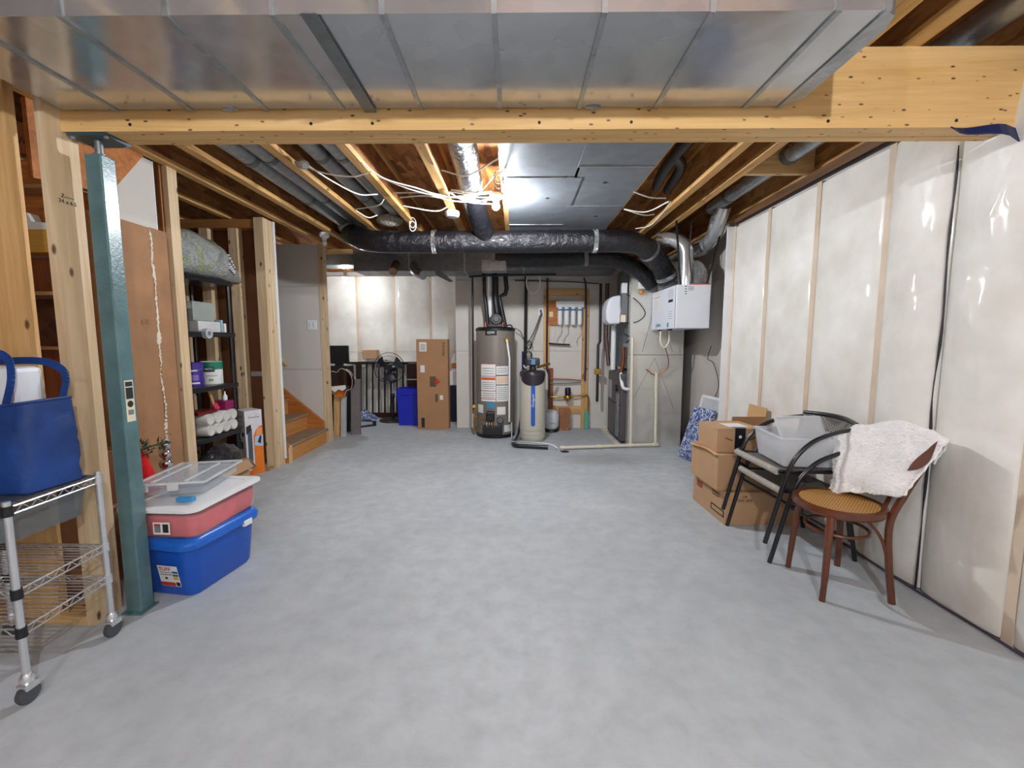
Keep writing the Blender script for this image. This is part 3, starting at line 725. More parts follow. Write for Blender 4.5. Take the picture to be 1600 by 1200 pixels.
sc = (.225, 5.8); SR = .175
sf = thing('water_softener', 'pale grey water softener with dark cap and blue stripe', 'water softener', (sc[0], sc[1], 0))
cream = M('warm_grey_plastic', (194,190,176), .45, 0, .03)
obj('body', MB().lathe([(0,.0), (SR-.03,.0), (SR,.05), (SR,.085), (SR-.006,.09), (SR,.095), (SR,.15), (SR-.008,.155), (SR,.16), (SR,.89), (SR-.02,.9), (0,.9)], (sc[0], sc[1], 0), 36), cream, sf, smooth=True)
cap = MB().lathe([(SR+.002,.885), (SR+.003,.93), (SR-.012,.955), (SR-.03,.962), (0,.966)], (sc[0], sc[1], 0), 36)
cap.grid(lambda u, v: (sc[0]+(SR+.004)*math.sin(-1.15+2.3*u), sc[1]-(SR+.004)*math.cos(-1.15+2.3*u), .9-v*.135*math.sqrt(max(0, 1-(2*u-1)**2))), 22, 5)
darkcap = M('dark_plum_plastic', (46,42,48), .3)
obj('cap', cap, darkcap, sf, smooth=True)
obj('blue_stripe', cyl_patch(sc, SR+.0025, -.16, .16, .25, .75), M('royal_blue_print', (32,86,178), .45), sf, smooth=True)
for z in (.25, .75):
    obj('stripe_end', MB().lathe([(0,0), (.028,0), (.028,.002), (0,.002)], (sc[0], sc[1]-SR-.0035, z), 16, 'y'), M('royal_blue_print', (32,86,178), .45), sf)
text('brand_letters', 'Onvigour', .058, white_p, sf, (sc[0], sc[1]-SR-.005, .57), (0,0,1), (-1,0,0), .0012)
hd = obj('control_head', bx(sc[0]-.092, sc[0]+.092, sc[1]-.12, sc[1]+.06, 1.03, 1.13), darkcap, sf, bevel=.02)
obj('display', bx(sc[0]-.025, sc[0]+.028, sc[1]-.1215, sc[1]-.119, 1.045, 1.118), M('lcd_blue', (70,130,170), .3), hd)
obj('head_neck', MB().lathe([(.045,.955), (.05,.98), (.04,1.035), (0,1.035)], (sc[0], sc[1]-.03, 0), 16), darkcap, sf, smooth=True)
obj('side_fitting', MB().tube([(sc[0]+.06, sc[1]+.02, 1.0), (sc[0]+.14, sc[1]+.05, 1.02), (sc[0]+.24, sc[1]+.2, 1.04)], .018, 10), brass, sf, smooth=True)
obj('side_fitting', MB().tube([(sc[0]-.04, sc[1], 1.0), (sc[0]-.1, sc[1]+.04, .99), (sc[0]-.12, sc[1]+.12, 1.02)], .01, 8), cable_w, sf, smooth=True)
solo('drain_hose', MB().tube(spline([(.07,5.93,.3), (.03,5.75,.1), (-.03,5.5,.03), (-.01,5.36,.03), (.12,5.32,.03), (.4,5.26,.03)], 7), [.018]*12+[.026]*24, 10), black_m, 'fat black hose bending along the floor before the softener', 'hose', smooth=True)
solo('drain_tube', MB().tube(spline([(-.06,5.75,.25), (-.06,5.6,.08), (-.07,5.46,.06), (.1,5.37,.075), (.42,5.3,.062), (.52,5.25,.02)], 7), .008, 8), M('clear_grey_tube', (176,182,186), .3), 'thin clear grey tube lying along the black hose on the floor', 'hose', smooth=True)

# ---- condensate drain of cream pipe
dr = thing('condensate_drain', 'cream plastic drain pipework along the floor with two uprights by the furnace', 'pipe', (1.2, 5.35, 0))
for a, b in (((.575,5.24,.032), (1.46,5.37,.032)), ((1.46,5.37,.032), (1.79,5.41,.032)), ((1.46,5.37,.032), (1.455,5.4,1.4)), ((1.79,5.41,.032), (1.775,5.42,.96)), ((.575,5.24,.035), (.575,5.24,.0))):
    obj('pipe_run', MB().tube([a, b], .019, 10), pvc, dr, smooth=True)
for p in ((.575,5.24,.032), (1.05,5.31,.032), (1.46,5.37,.032), (1.79,5.41,.032)):
    obj('coupling', MB().tube([(p[0]-.03,p[1]-.004,p[2]), (p[0]+.03,p[1]+.004,p[2])], .025, 10), pvc, dr, smooth=True)
obj('trap', MB().tube(spline([(1.39,5.66,.93), (1.38,5.6,.85), (1.39,5.55,.76), (1.42,5.48,.74), (1.455,5.42,.75)], 5), .022, 10), white_p, dr, smooth=True)
solo('floor_drain', MB().lathe([(0,.003), (.05,.003), (.055,0), (0,0)], (.6, 5.17, 0), 16), print_k, 'small dark floor drain where the cream pipe ends', 'drain')

# ---- furnace and plenum
fn = thing('furnace', 'dark grey furnace with side label standing behind the cream drain pipes', 'furnace', (1.7, 5.95, 0))
fgrey = M('furnace_grey', (84,80,84), .4, .2, .08, 4)
obj('cabinet', bx(1.37, 2.08, 5.57, 6.35, .03, .93), fgrey, fn, bevel=.02)
obj('door_seam', bx(1.366, 1.372, 5.6, 6.33, .5, .51), print_k, fn)
obj('side_label', bx(1.364, 1.37, 6.12, 6.3, .55, .8), M('grey_label', (164,164,170), .6), fn)
obj('inspection_port', MB().lathe([(0,0), (.045,0), (.045,-.02), (0,-.02)], (1.37, 5.8, .72), 16, 'x'), black_p, fn, smooth=True)
for y in (5.75, 5.67):
    obj('door_handle', bx(1.352, 1.37, y-.012, y+.012, .08, .66), galv_m, fn)
obj('burner_hood', MB().ball((1.62, 5.95, .93), (.25, .3, .06), 16, 6), fgrey, fn, smooth=True)
bt = thing('timber_strip', 'pale timber strips framing the floor under the furnace', 'timber', (1.36, 6.0, 0))
obj('base_strip', bx(1.3, 1.345, 5.5, 6.45, 0, .025), pvc, bt); obj('base_strip', bx(1.3, 1.7, 6.46, 6.5, 0, .025), pvc, bt)
pl = thing('air_plenum', 'tall galvanised air plenum with crossed creases below the white ventilator', 'duct', (1.78, 5.5, 0))
pg = galv('plenum_steel', (214,214,208), .4, 60, .04, 0)
obj('sheet_panel', bx(1.44, 2.12, 5.455, 5.56, .0, 1.18), pg, pl)
obj('sheet_panel', bx(1.44, 2.12, 5.458, 5.56, 1.185, 2.34), pg, pl)
obj('rear_plenum', bx(1.46, 2.1, 5.565, 6.3, .995, 2.32), galv_d, pl)
for a, b in (((1.5,.62), (1.76,1.14)), ((2.02,.5), (1.76,1.14)), ((1.6,1.22), (1.76,1.9)), ((1.98,1.22), (1.76,1.9))):
    obj('crease', MB().beam((a[0],5.4545,a[1]), (b[0],5.4545,b[1]), .004, .003, (0,1,0)), galv_d, pl)
hm = thing('humidifier', 'white rounded humidifier with grey side mounted on the plenum', 'humidifier', (1.33, 5.75, 1.57))
obj('cover', MB().prism([(1.17,1.62), (1.165,1.76), (1.19,1.88), (1.24,1.93), (1.36,1.95), (1.36,1.8), (1.375,1.74), (1.36,1.68), (1.36,1.58), (1.22,1.57)], 5.62, 5.9, 'xz'), white_m, hm, bevel=.03, seg=3)
obj('side_plate', bx(1.36, 1.44, 5.6, 5.92, 1.6, 1.97), M('mid_grey_metal', (118,118,124), .45, .4), hm)
obj('solenoid', bx(1.35, 1.41, 5.58, 5.61, 1.6, 1.69), M('cream_label', (222,212,186), .6), hm, label='cream and yellow rating tag')
obj('top_switch', bx(1.36, 1.43, 5.6, 5.68, 1.97, 2.1), white_p, hm, bevel=.006)
solo('relay_box', bx(1.52, 1.6, 5.40, 5.45, 2.0, 2.19), paper, 'small white control box hung beside the humidifier top', 'control box', bevel=.006)
solo('orange_connector', MB().ball((1.56, 5.42, 1.96), (.03, .02, .03), 10, 6), M('orange_plastic', (206,130,60), .5), 'orange wire connector below the small white control box', 'connector', smooth=True)
solo('electrical_cable', MB().tube(spline([(1.42,5.58,1.95), (1.5,5.4,1.85), (1.6,5.38,1.7), (1.52,5.4,1.6), (1.42,5.57,1.58)], 6), .006, 6), cable_b, 'dark looped cord beside the humidifier', 'cable', smooth=True)
solo('flue_pipe', MB().tube([(1.36,6.02,.96), (1.36,6.02,1.57)], .035, 14), white_p, 'white upright flue pipe between furnace and humidifier', 'pipe', smooth=True)
solo('copper_line', MB().tube(spline([(1.4,5.74,.9), (1.43,5.72,1.1), (1.42,5.7,1.28)], 5), .022, 10), copper, 'short copper coloured line above the furnace', 'pipe', smooth=True)
solo('power_plug', bx(1.38, 1.45, 5.55, 5.6, 1.28, 1.33), M('mid_grey_metal', (118,118,124), .45, .4), 'grey plug block hanging on the black cord above the furnace', 'plug')
solo('electrical_cable', MB().tube(spline([(1.4,5.6,1.58), (1.38,5.56,1.46), (1.45,5.48,1.4), (1.42,5.56,1.33)], 6), .009, 6), cable_b, 'short black cord below the humidifier', 'cable', smooth=True)
gp = thing('gas_riser', 'black upright gas pipe with brass valve left of the furnace', 'pipe', (1.22, 6.4, .4))
obj('pipe', MB().tube([(1.22,6.4,.45), (1.22,6.4,1.3), (1.25,6.42,1.35), (1.25,6.45,2.2)], .02, 10), abs_m, gp, smooth=True)
obj('brass_valve', bx(1.17, 1.26, 6.35, 6.42, .86, .95), brass, gp, bevel=.01)
solo('wall_pipe', MB().tube([(1.36,6.3,1.0), (1.34,6.42,1.4), (1.34,6.42,2.2)], .03, 10), M('brown_pipe', (96,72,64), .5), 'brownish upright pipe behind the humidifier', 'pipe', smooth=True)

# ---- heat recovery ventilator
hv = thing('ventilator', 'white ventilator box hung by straps above the plenum', 'ventilator', (1.88, 5.03, 1.49))
obj('cabinet', bx(1.70, 2.06, 4.62, 5.44, 1.49, 1.95), white_m, hv, bevel=.008)
obj('door_seam', bx(1.697, 1.7, 4.64, 4.647, 1.5, 1.94), print_g, hv)
lf = 1.6985
obj('rating_label', bx(lf-.001, lf, 5.12, 5.36, 1.72, 1.9), paper, hv)
obj('label_text', bx(lf-.002, lf-.001, 5.14, 5.35, 1.872, 1.878), print_r, hv)
for i in range(4): obj('label_text', bx(lf-.002, lf-.001, 5.22, 5.35, 1.74+.03*i, 1.743+.03*i), print_g, hv)
obj('rating_plate', bx(lf-.001, lf, 4.72, 4.86, 1.78, 1.81), print_k, hv)
for i in range(5): obj('label_text', bx(lf-.001, lf, 4.71, 4.87, 1.83+.02*i, 1.834+.02*i), print_g, hv)
for i in range(4): obj('label_text', bx(lf-.001, lf, 4.72, 4.84, 1.6+.025*i, 1.604+.025*i), print_g, hv)
text('brand_letters', 'plaine', .09, M('teal_print', (70,150,176), .5), hv, (lf-.001, 5.18, 1.545), (0,-1,0), (0,0,1))
obj('energy_mark', bx(lf-.001, lf, 4.83, 4.88, 1.51, 1.56), M('teal_print', (70,150,176), .5), hv)
for i in range(4): obj('terminal', bx(1.785, 1.805, 4.6185, 4.62, 1.85+.025*i, 1.858+.025*i), print_k, hv)
for i in range(3): obj('label_text', bx(1.82, 1.88, 4.6185, 4.62, 1.89+.016*i, 1.896+.016*i), print_g, hv)
obj('red_strip', bx(1.86, 2.05, 4.63, 4.65, 1.95, 1.962), red_p, hv)
for y in (5.2, 4.85): obj('latch_foot', bx(1.71, 1.75, y, y+.06, 1.475, 1.49), black_p, hv)
def pipe_thing(name, label, pts, r, m, cat='duct', n=16):
    return solo(name, MB().tube(spline(pts, 7), r, n), m, label, cat, smooth=True)
pipe_thing('metal_elbow', 'bright metal elbow rising from the ventilator to the black duct', [(1.86,4.8,1.955), (1.86,4.8,2.2), (1.84,4.82,2.38), (1.72,4.88,2.47), (1.58,4.95,2.48)], .075, galv('elbow_steel', (206,208,210), .22, 50, .08))
pipe_thing('metal_elbow', 'large metal elbow nearest the insulated wall above the ventilator', [(2.06,4.42,2.7), (2.07,4.55,2.58), (2.1,4.72,2.46), (2.06,4.9,2.38), (1.98,5.0,2.36)], .08, galv('elbow_steel', (206,208,210), .22, 50, .08))
pipe_thing('metal_elbow', 'narrow metal elbow tucked between the ventilator ducts', [(1.75,4.95,2.52), (1.88,4.98,2.48), (1.96,5.02,2.4), (1.96,5.05,2.2), (1.95,5.05,1.955)], .05, galv_m)
pipe_thing('foil_duct', 'crinkled foil wrapped duct at the wall side of the ventilator top', [(1.98,4.72,1.955), (1.98,4.73,2.08), (1.96,4.8,2.16), (1.93,4.9,2.17)], .075, silverfoil)
solo('foil_collar', MB().lathe([(.11,1.95), (.115,1.99), (.11,2.03), (.1,2.06)], (1.8, 5.18, 0), 18), silverfoil, 'foil taped collar where the black duct meets the ventilator', 'duct', smooth=True)
for k, (a, b, l) in enumerate((((1.66,4.6,2.6), (1.75,4.66,1.95), 'black strap holding the ventilator on the plenum side'), ((2.14,4.6,2.55), (2.03,4.66,1.95), 'black strap holding the ventilator beside the wall'))):
    solo('hanging_strap', MB().beam(a, b, .022, .004, (0,1,0)), black_p, l, 'strap')
solo('ventilator_cable', MB().tube(spline([(1.82,4.6,2.58), (1.8,4.58,2.3), (1.82,4.58,2.1), (1.86,4.6,1.97)], 6), .006, 6), cable_b, 'thin dark cable dropping onto the ventilator top', 'cable', smooth=True)
solo('ventilator_tube', MB().tube(spline([(1.74,5.2,1.475), (1.74,5.2,1.35), (1.79,5.2,1.28), (1.84,5.2,1.35), (1.84,5.2,1.48)], 6), .011, 8), pvc, 'cream loop of drain tube under the ventilator', 'tube', smooth=True)
solo('drain_wire', MB().tube(spline([(1.8,5.2,1.28), (1.9,5.35,1.1), (1.88,5.4,.98), (1.76,5.42,.93), (1.65,5.43,1.0)], 6), .006, 6), copper, 'thin brown tube curving down across the plenum', 'tube', smooth=True)
solo('wall_wire', MB().tube(spline([(2.26,5.0,1.3), (2.25,5.05,1.15), (2.25,4.9,1.1), (2.25,4.75,.85), (2.25,4.95,.62), (2.25,5.2,.58)], 6), .004, 6), cable_b, 'thin grey wire trailing down the bare wall beside the plenum', 'cable', smooth=True)

# ---- water lines and filters on the utility wall
fr = thing('pipe_frame', 'golden timber frame on the back wall carrying pipes and filters', 'timber frame', (.77, 6.6, 0))
gl_z = wood('golden_lumber_upright', (222,182,124), (192,146,88), 'z', 1.0); gl_x = wood('golden_lumber_cross', (222,182,124), (192,146,88), 'x', .8)
obj('upright', bx(.42, .51, 6.592, 6.632, .94, 2.14), gl_z, fr); obj('upright', bx(.50, .57, 6.592, 6.632, .3, .94), brown_z, fr)
obj('upright', bx(1.01, 1.105, 6.592, 6.632, 0, 2.14), gl_z, fr)
obj('cross_rail', bx(.51, 1.01, 6.592, 6.632, 2.045, 2.14), gl_x, fr); obj('cross_rail', bx(.57, 1.01, 6.592, 6.632, .24, .35), gl_x, fr)
wfb = thing('water_filter', 'row of four white water filter cartridges on an orange board', 'water filter', (.78, 6.56, 1.6))
obj('mount_board', bx(.49, .66, 6.58, 6.592, 1.6, 1.97), orange_x, wfb)
obj('header_bracket', bx(.6, 1.02, 6.5, 6.575, 1.86, 1.955), white_p, wfb, bevel=.006)
for i in range(4):
    x = .66+.1*i
    c_ = obj('cartridge', MB().lathe([(0,1.6), (.03,1.6), (.036,1.62), (.036,1.86), (.02,1.88), (0,1.88)], (x, 6.53, 0), 16), white_p, wfb, smooth=True)
    obj('blue_band', MB().lathe([(.0365,1.81), (.0375,1.815), (.0375,1.83), (.0365,1.835)], (x, 6.53, 0), 16), M('blue_band_print', (70,120,190), .5), c_, smooth=True)
obj('pressure_gauge', bx(.5, .56, 6.565, 6.58, 1.72, 1.8), M('yellow_tag', (216,206,150), .6), wfb)
for i, l in ((0, 'thin white tube looping down from the first filter'), (1, 'thin white tube looping down from the middle filters'), (3, 'thin white tube dropping from the last filter')):
    x = .66+.1*i
    solo('filter_tube', MB().tube(spline([(x,6.53,1.6), (x+.02,6.55,1.5), (x-.04,6.57,1.4), (x-.04,6.57,1.3)], 5), .006, 6), cable_w, l, 'tube', smooth=True)
for k, (pts, r, m, l) in enumerate((
    ([(.47,6.56,2.3), (.47,6.56,1.0), (.5,6.54,.9), (.5,6.5,.5)], .014, M('maroon_pipe', (66,34,40), .4), 'dark maroon water pipe running down the left upright of the frame'),
    ([(1.02,6.56,2.3), (1.05,6.56,2.1), (1.06,6.56,1.2), (1.055,6.56,.75)], .013, M('blue_pipe', (34,44,92), .4), 'dark blue water pipe running down the right upright of the frame'),
    ([(.5,6.56,1.32), (.62,6.56,1.31), (.82,6.56,1.3)], .013, abs_m, 'short black cross pipe below the filters'),
    ([(.5,6.56,.5), (.66,6.55,.5), (.98,6.55,.52), (1.1,6.55,.52), (1.11,6.55,.35), (1.11,6.55,.2)], .014, brass, 'brass water pipe through the pump at the foot of the frame'),
    ([(.52,6.58,.78), (.8,6.58,.77), (1.0,6.58,.76), (1.03,6.58,.85)], .009, copper, 'upper thin copper pipe across the lower frame'),
    ([(.52,6.58,.71), (.8,6.58,.71), (1.0,6.58,.72)], .009, galv_d, 'thin grey pipe just under the upper copper pipe'),
    ([(-.02,6.6,2.27), (.8,6.6,2.25), (1.25,6.6,2.22)], .008, cable_b, 'black cable running level near the top of the back wall'),
    ([(-.3,6.6,2.36), (.8,6.6,2.345), (1.25,6.6,2.35)], .012, M('grey_blue_pipe', (70,80,88), .4), 'grey pipe crossing above the frame at the top of the back wall'),
    ([(.15,6.55,2.32), (.14,6.55,1.3), (.13,6.55,.6)], .024, abs_m, 'thick black upright pipe between heater and filters'),
    ([(.1,6.53,1.2), (.1,6.53,.4)], .014, M('blue_pipe', (34,44,92), .4), 'dark blue pipe beside the thick black upright pipe'),
    )):
    solo('water_pipe', MB().tube(spline(pts, 5), r, 8), m, l, 'pipe', smooth=True)
pu = thing('booster_pump', 'small black topped brass pump on the pipe at the frame foot', 'pump', (.79, 6.53, .45))
obj('pump_body', MB().ball((.79, 6.5, .5), (.06, .05, .05), 12, 8), brass, pu, smooth=True)
obj('pump_cap', MB().lathe([(.045,.54), (.045,.63), (.035,.65), (0,.65)], (.79, 6.5, 0), 16), black_p, pu, smooth=True)
tk = thing('pressure_tank', 'small white pressure tank on a dark stand behind the softener', 'tank', (.53, 6.38, 0))
obj('vessel', MB().lathe([(0,.03), (.08,.04), (.115,.09), (.118,.25), (.1,.3), (.04,.33), (0,.33)], (.53, 6.38, 0), 22), white_m, tk, smooth=True)
obj('stand', MB().lathe([(0,0), (.11,0), (.1,.035), (0,.035)], (.53, 6.38, 0), 20), black_p, tk, smooth=True)
text('tank_print', 'AquaPro', .028, print_k, tk, (.54, 6.26, .14), (1,0,0), (0,0,1))
solo('wrapped_box', bx(.655, .815, 6.42, 6.52, 0, .35), foil('shrink_wrapped_card', (168,108,66), .3, .5, 16), 'narrow brown shrink wrapped box on the floor beside the white tank', 'box', bevel=.004)
solo('green_hose', MB().prism([(1.06,.3), (1.115,.27), (1.12,.02), (1.09,0), (1.05,0)], 6.53, 6.56, 'xz'), M('mint_plastic', (92,176,156), .45), 'mint green plastic sleeve hanging at the foot of the frame', 'sleeve', bevel=.004)
ot = thing('wall_outlet', 'white wall outlet with two black plugs beside the frame', 'outlet', (.38, 6.62, 1.74))
obj('cover_plate', bx(.34, .42, 6.622, 6.632, 1.74, 1.86), white_p, ot, bevel=.003)
obj('plug', bx(.365, .4, 6.58, 6.622, 1.75, 1.79), black_p, ot); obj('plug', bx(.36, .39, 6.59, 6.622, 1.8, 1.83), black_p, ot)
for k, (pts, l) in enumerate((([(.37,6.58,1.76), (.27,6.58,1.5), (.16,6.55,1.3)], 'upper black cord running from the outlet to the coil'), ([(.385,6.58,1.75), (.3,6.57,1.5), (.19,6.54,1.22)], 'lower black cord running from the outlet to the coil'), ([(-.02,6.45,1.55), (.06,6.45,1.5), (.12,6.52,1.38)], 'black cord from the heater side to the coil'))):
    solo('electrical_cable', MB().tube(spline(pts, 5), .006, 6), cable_b, l, 'cable', smooth=True)
for k, (x, z, l) in enumerate(((.19, 1.3, 'upper coil of black cord tied on the thick pipe'), (.19, 1.14, 'lower coil of black cord tied on the thick pipe'))):
    solo('cord_coil', MB().tube([(x+.055*math.cos(a)*(1-.01*i), 6.515-.0012*i, z+.06*math.sin(a)) for i, a in enumerate([2*PI*j/14 for j in range(42)])], .0055, 6), cable_b, l, 'cable', smooth=True)
solo('white_cable_loop', MB().tube([(.25+.1*math.sin(a), 6.4, 2.22+.17*math.cos(a)) for a in [2*PI*j/24 for j in range(25)]], .011, 6), cable_w, 'oval loop of white cable hanging near the top of the back wall', 'cable', smooth=True)

# ---- framed pictures leaning on the bare wall
def leaning(name, p0, p1, topoff, th, m, label, cat, fm=None):
    t = thing(name, label, cat, tuple((Vector(p0)+Vector(p1))/2))
    p0 = Vector(p0); p1 = Vector(p1); top = Vector(topoff); n = (p1-p0).cross(top).normalized()
    obj('panel', MB().slab(lambda u, v: p0+(p1-p0)*u+top*v, 4, 4, n*th), m, t)
    if fm:
        for a, b in ((p0, p1), (p0+top, p1+top), (p0, p0+top), (p1, p1+top)):
            obj('frame_bar', MB().beam(a+n*th/2, b+n*th/2, .03, th+.02, n), fm, t)
    return t
def blue_canvas():
    t = NT('blue_patterned_canvas'); v = t.coords()
    n1 = t.noise(v, 26, 4, .6, 1.5)
    t.set(Base_Color=t.ramp(n1.outputs[0], [(.42, lin((50,78,140))), (.5, lin((70,100,160))), (.55, lin((206,212,224)))]), Roughness=.7)
    return t.m
leaning('framed_panel', (2.08,5.0,.015), (2.12,4.52,.015), (.13,-.01,.7), .02, M('pale_grey_panel', (196,200,206), .5), 'white framed panel leaning on the wall behind the blue canvas', 'picture', white_p)
leaning('canvas', (1.95,5.0,.0), (2.02,4.66,.0), (.15,-.06,.6), .035, blue_canvas(), 'blue and white patterned canvas leaning behind the stacked cartons', 'picture')

# ================================================================== cartons and chairs at the insulated wall
def carton(label, c, half, z0, h, rz=0.0, m=cardb, gap=.004, name='carton', tape=True):
    t = thing(name, label, 'box', (c[0], c[1], z0), rz, local=True)
    a, b = half
    obj('carton_body', MB().box(-a, a, -b, b, 0, h-.006), m, t, bevel=.004)
    obj('flap', MB().box(-a, a, -b, -gap, h-.006, h-.001), m, t)
    obj('flap', MB().box(-a, a, gap, b, h-.006, h-.001), m, t)
    if tape:
        obj('packing_tape', MB().box(-a-.0008, a+.0008, -.024, .024, h-.0012, h-.0004), tape_clear, t)
    return t
b3 = carton('large carton with printed side at the bottom of the stack', (1.79, 3.325), (.26, .265), 0, .25, .03)
text('carton_print', 'UP\nTHIS SIDE', .035, print_k, b3, (-.12, -.2665, .2), (1,0,0), (0,0,1))
obj('print_block', MB().box(-.2615, -.2608, -.25, -.05, .05, .1), print_k, b3); obj('print_block', MB().box(-.262, -.2612, -.235, -.065, .06, .09), cardb, b3)
text('carton_print', 'HOME BOX\n2.0 CU FT', .03, print_k, b3, (-.2615, -.12, .19), (0,-1,0), (0,0,1))
obj('print_mark', MB().box(-.2615, -.2608, .1, .2, .15, .2), M('faded_red_print', (150,70,60), .7), b3)
b2 = carton('plain carton in the middle of the stack with a lifted flap', (1.72, 3.32), (.24, .225), .25, .27, .02, cardb, .012)
obj('lifted_flap', MB().slab(lambda u, v: (-.235-.03*v, -.22+.43*u, .268+.012*math.sin(5*u)), 6, 2, (0,0,.003)), cardb_l, b2)
b1 = carton('small carton with black smile tape on top of the stack', (1.66, 3.31), (.165, .15), .52, .185, .04)
tp_ = obj('black_tape', MB().box(-.03, .05, -.1512, -.1505, .0, .185), M('black_printed_tape', (24,24,34), .35), b1, label='black branded parcel tape')
obj('black_tape', MB().box(-.03, .05, -.151, .05, .1845, .1855), M('black_printed_tape', (24,24,34), .35), b1)
obj('tape_mark', MB().lathe([(.006,0), (.012,0), (.012,-.001), (.006,-.001)], (.01, -.1513, .12), 14, 'y'), white_p, tp_)
text('tape_print', 'prime', .022, white_p, tp_, (.01, -.152, .035), (1,0,0), (0,0,1), .0006)
obj('smile_arrow', MB().tube([(x, -.1525, .085+ .0000+((x-.01)/.11)**2*.03) for x in [-.1+.01*i for i in range(6)]], .003, 5), print_k, b1)
obj('smile_arrow', MB().tube([(x, -.1525, .085+((x-.01)/.11)**2*.03) for x in [.055+.01*i for i in range(8)]]+[(.115,-.1525,.118)], .003, 5), print_k, b1)
obj('address_label', MB().box(-.05, .1, -.1, .05, .1856, .1862), paper, b1)
ob = thing('open_carton', 'small open carton with raised flaps behind the stack', 'box', (2.0, 3.78, 0), 0.0, local=True)
obj('carton_body', MB().box(-.15, .13, -.13, .15, 0, .62), cardb_d, ob, bevel=.004)
obj('flap', MB().slab(lambda u, v: (-.15+.28*u, -.13-.02*v, .62+.09*v), 3, 2, (0,.004,0)), cardb_d, ob)
obj('flap', MB().slab(lambda u, v: (.13+.02*v, -.13+.28*u, .62+.16*v), 3, 2, (.004,0,0)), cardb_l, ob)
obj('flap', MB().slab(lambda u, v: (-.15-.1*v, -.13+.28*u, .62+.04*v), 3, 2, (0,0,.004)), cardb_l, ob)

def weave(name, light, dark, s=150):
    t = NT(name); v = t.coords()
    wv = t.n('ShaderNodeTexWave'); wv.inputs['Scale'].default_value = s/6; t.l(t.coords((1,0,0)), wv.inputs['Vector'])
    w2 = t.n('ShaderNodeTexWave'); w2.inputs['Scale'].default_value = s/6; t.l(t.coords((0,1,0), (0,0,PI/2)), w2.inputs['Vector'])
    w2.bands_direction = 'X'
    w3 = t.n('ShaderNodeTexChecker'); w3.inputs['Scale'].default_value = s; t.l(v, w3.inputs['Vector'])
    m1 = t.n('ShaderNodeMath', operation='MULTIPLY'); t.l(wv.outputs['Fac'], m1.inputs[0]); t.l(w3.outputs['Fac'], m1.inputs[1])
    c = t.ramp(m1.outputs[0], [(.0, lin(dark)), (.7, lin(light))])
    t.set(Base_Color=c, Roughness=.6)
    t.bump(w3.outputs['Fac'], .6, .004)
    return t.m
wick = weave('grey_wicker', (150,146,138), (86,82,78), 90)
cane = weave('woven_cane', (222,178,104), (150,100,44), 110)
def patio_chair(label):
    t = thing('patio_chair', label, 'chair', (0,0,0), PI, group='stacked patio chairs', local=True)
    for s in (-1, 1):
        obj('arm_leg_tube', MB().tube(spline([(.275,s*.265,.0), (.22,s*.265,.22), (.165,s*.265,.43), (.115,s*.265,.54), (.02,s*.262,.63), (-.11,s*.255,.68), (-.24,s*.235,.7)], 6), .0135, 10), black_m, t, smooth=True)
        obj('rear_leg', MB().tube(spline([(-.265,s*.24,.0), (-.22,s*.235,.25), (-.18,s*.23,.43), (-.215,s*.235,.58), (-.25,s*.235,.71)], 6), .0135, 10), black_m, t, smooth=True)
        obj('seat_rail', MB().tube([(.205,s*.236,.44), (-.18,s*.218,.43)], .013, 10), black_m, t, smooth=True)
        obj('brace', MB().tube([(.19,s*.262,.36), (-.21,s*.235,.14)], .009, 8), black_m, t, smooth=True)
    obj('front_rail', MB().tube([(.21,-.238,.44), (.215,0,.442), (.21,.238,.44)], .021, 12), M('wicker_roll', (168,162,152), .65, 0, .2, 60, .5, 120), t, smooth=True)
    obj('seat', MB().slab(lambda u, v: (-.18+.385*u, -.228+.456*v, .438-.02*math.sin(PI*u)*math.sin(PI*v)), 8, 8, (0,0,-.012)), wick, t, smooth=True)
    back = lambda u, v: (-.205-.045*v-.06*math.sin(PI*u), -.23+.46*u, .52+.2*v)
    obj('backrest', MB().slab(back, 14, 6, (.012,0,0)), wick, t, smooth=True)
    obj('back_rail', MB().tube([(-.25-.06*math.sin(PI*u), -.235+.47*u, .725+.01*math.sin(PI*u)) for u in [i/12 for i in range(13)]], .0155, 10), black_m, t, smooth=True)
    return t
pc = patio_chair('black tube patio chair with grey wicker seat, lower of the stacked pair')
pc.location = (1.83, 2.785, 0)
pc2 = copy_tree(pc)
pc2['label'] = 'black tube patio chair with grey wicker seat, upper of the stacked pair'
pc2.location = (1.795, 2.785, .125)
# clear bin with its lid, on the upper chair
cl_bin = clear('milky_clear_plastic', (236,241,246), .5, .25)
cb = thing('storage_bin', 'milky clear plastic bin sitting on the stacked patio chairs', 'bin', (1.87, 2.79, .569), -.1, local=True)
def open_bin(t, a, b, h, m, th=.005, rim=.012, taper=.88):
    w_ = MB()
    o0 = [(-a*taper,-b*taper,0), (a*taper,-b*taper,0), (a*taper,b*taper,0), (-a*taper,b*taper,0)]
    o1 = [(-a,-b,h), (a,-b,h), (a,b,h), (-a,b,h)]
    i0 = [(x*(1-th/a), y*(1-th/b), th) for x, y, z in o0]; i1 = [(x*(1-th/a), y*(1-th/b), h) for x, y, z in o1]
    w_.add(o0+o1+i0+i1, [(0,3,2,1), (0,1,5,4), (1,2,6,5), (2,3,7,6), (3,0,4,7), (8,9,10,11), (9,8,12,13), (10,9,13,14), (11,10,14,15), (8,11,15,12), (4,5,13,12), (5,6,14,13), (6,7,15,14), (7,4,12,15)])
    o = obj('bin_body', w_, m, t, bevel=.006)
    rb = MB()
    for p, q in (((-a,-b), (a,-b)), ((a,-b), (a,b)), ((a,b), (-a,b)), ((-a,b), (-a,-b))):
        rb.beam((p[0],p[1],h), (q[0],q[1],h), rim*1.4, rim)
    obj('rim', rb, m, t)
    return o
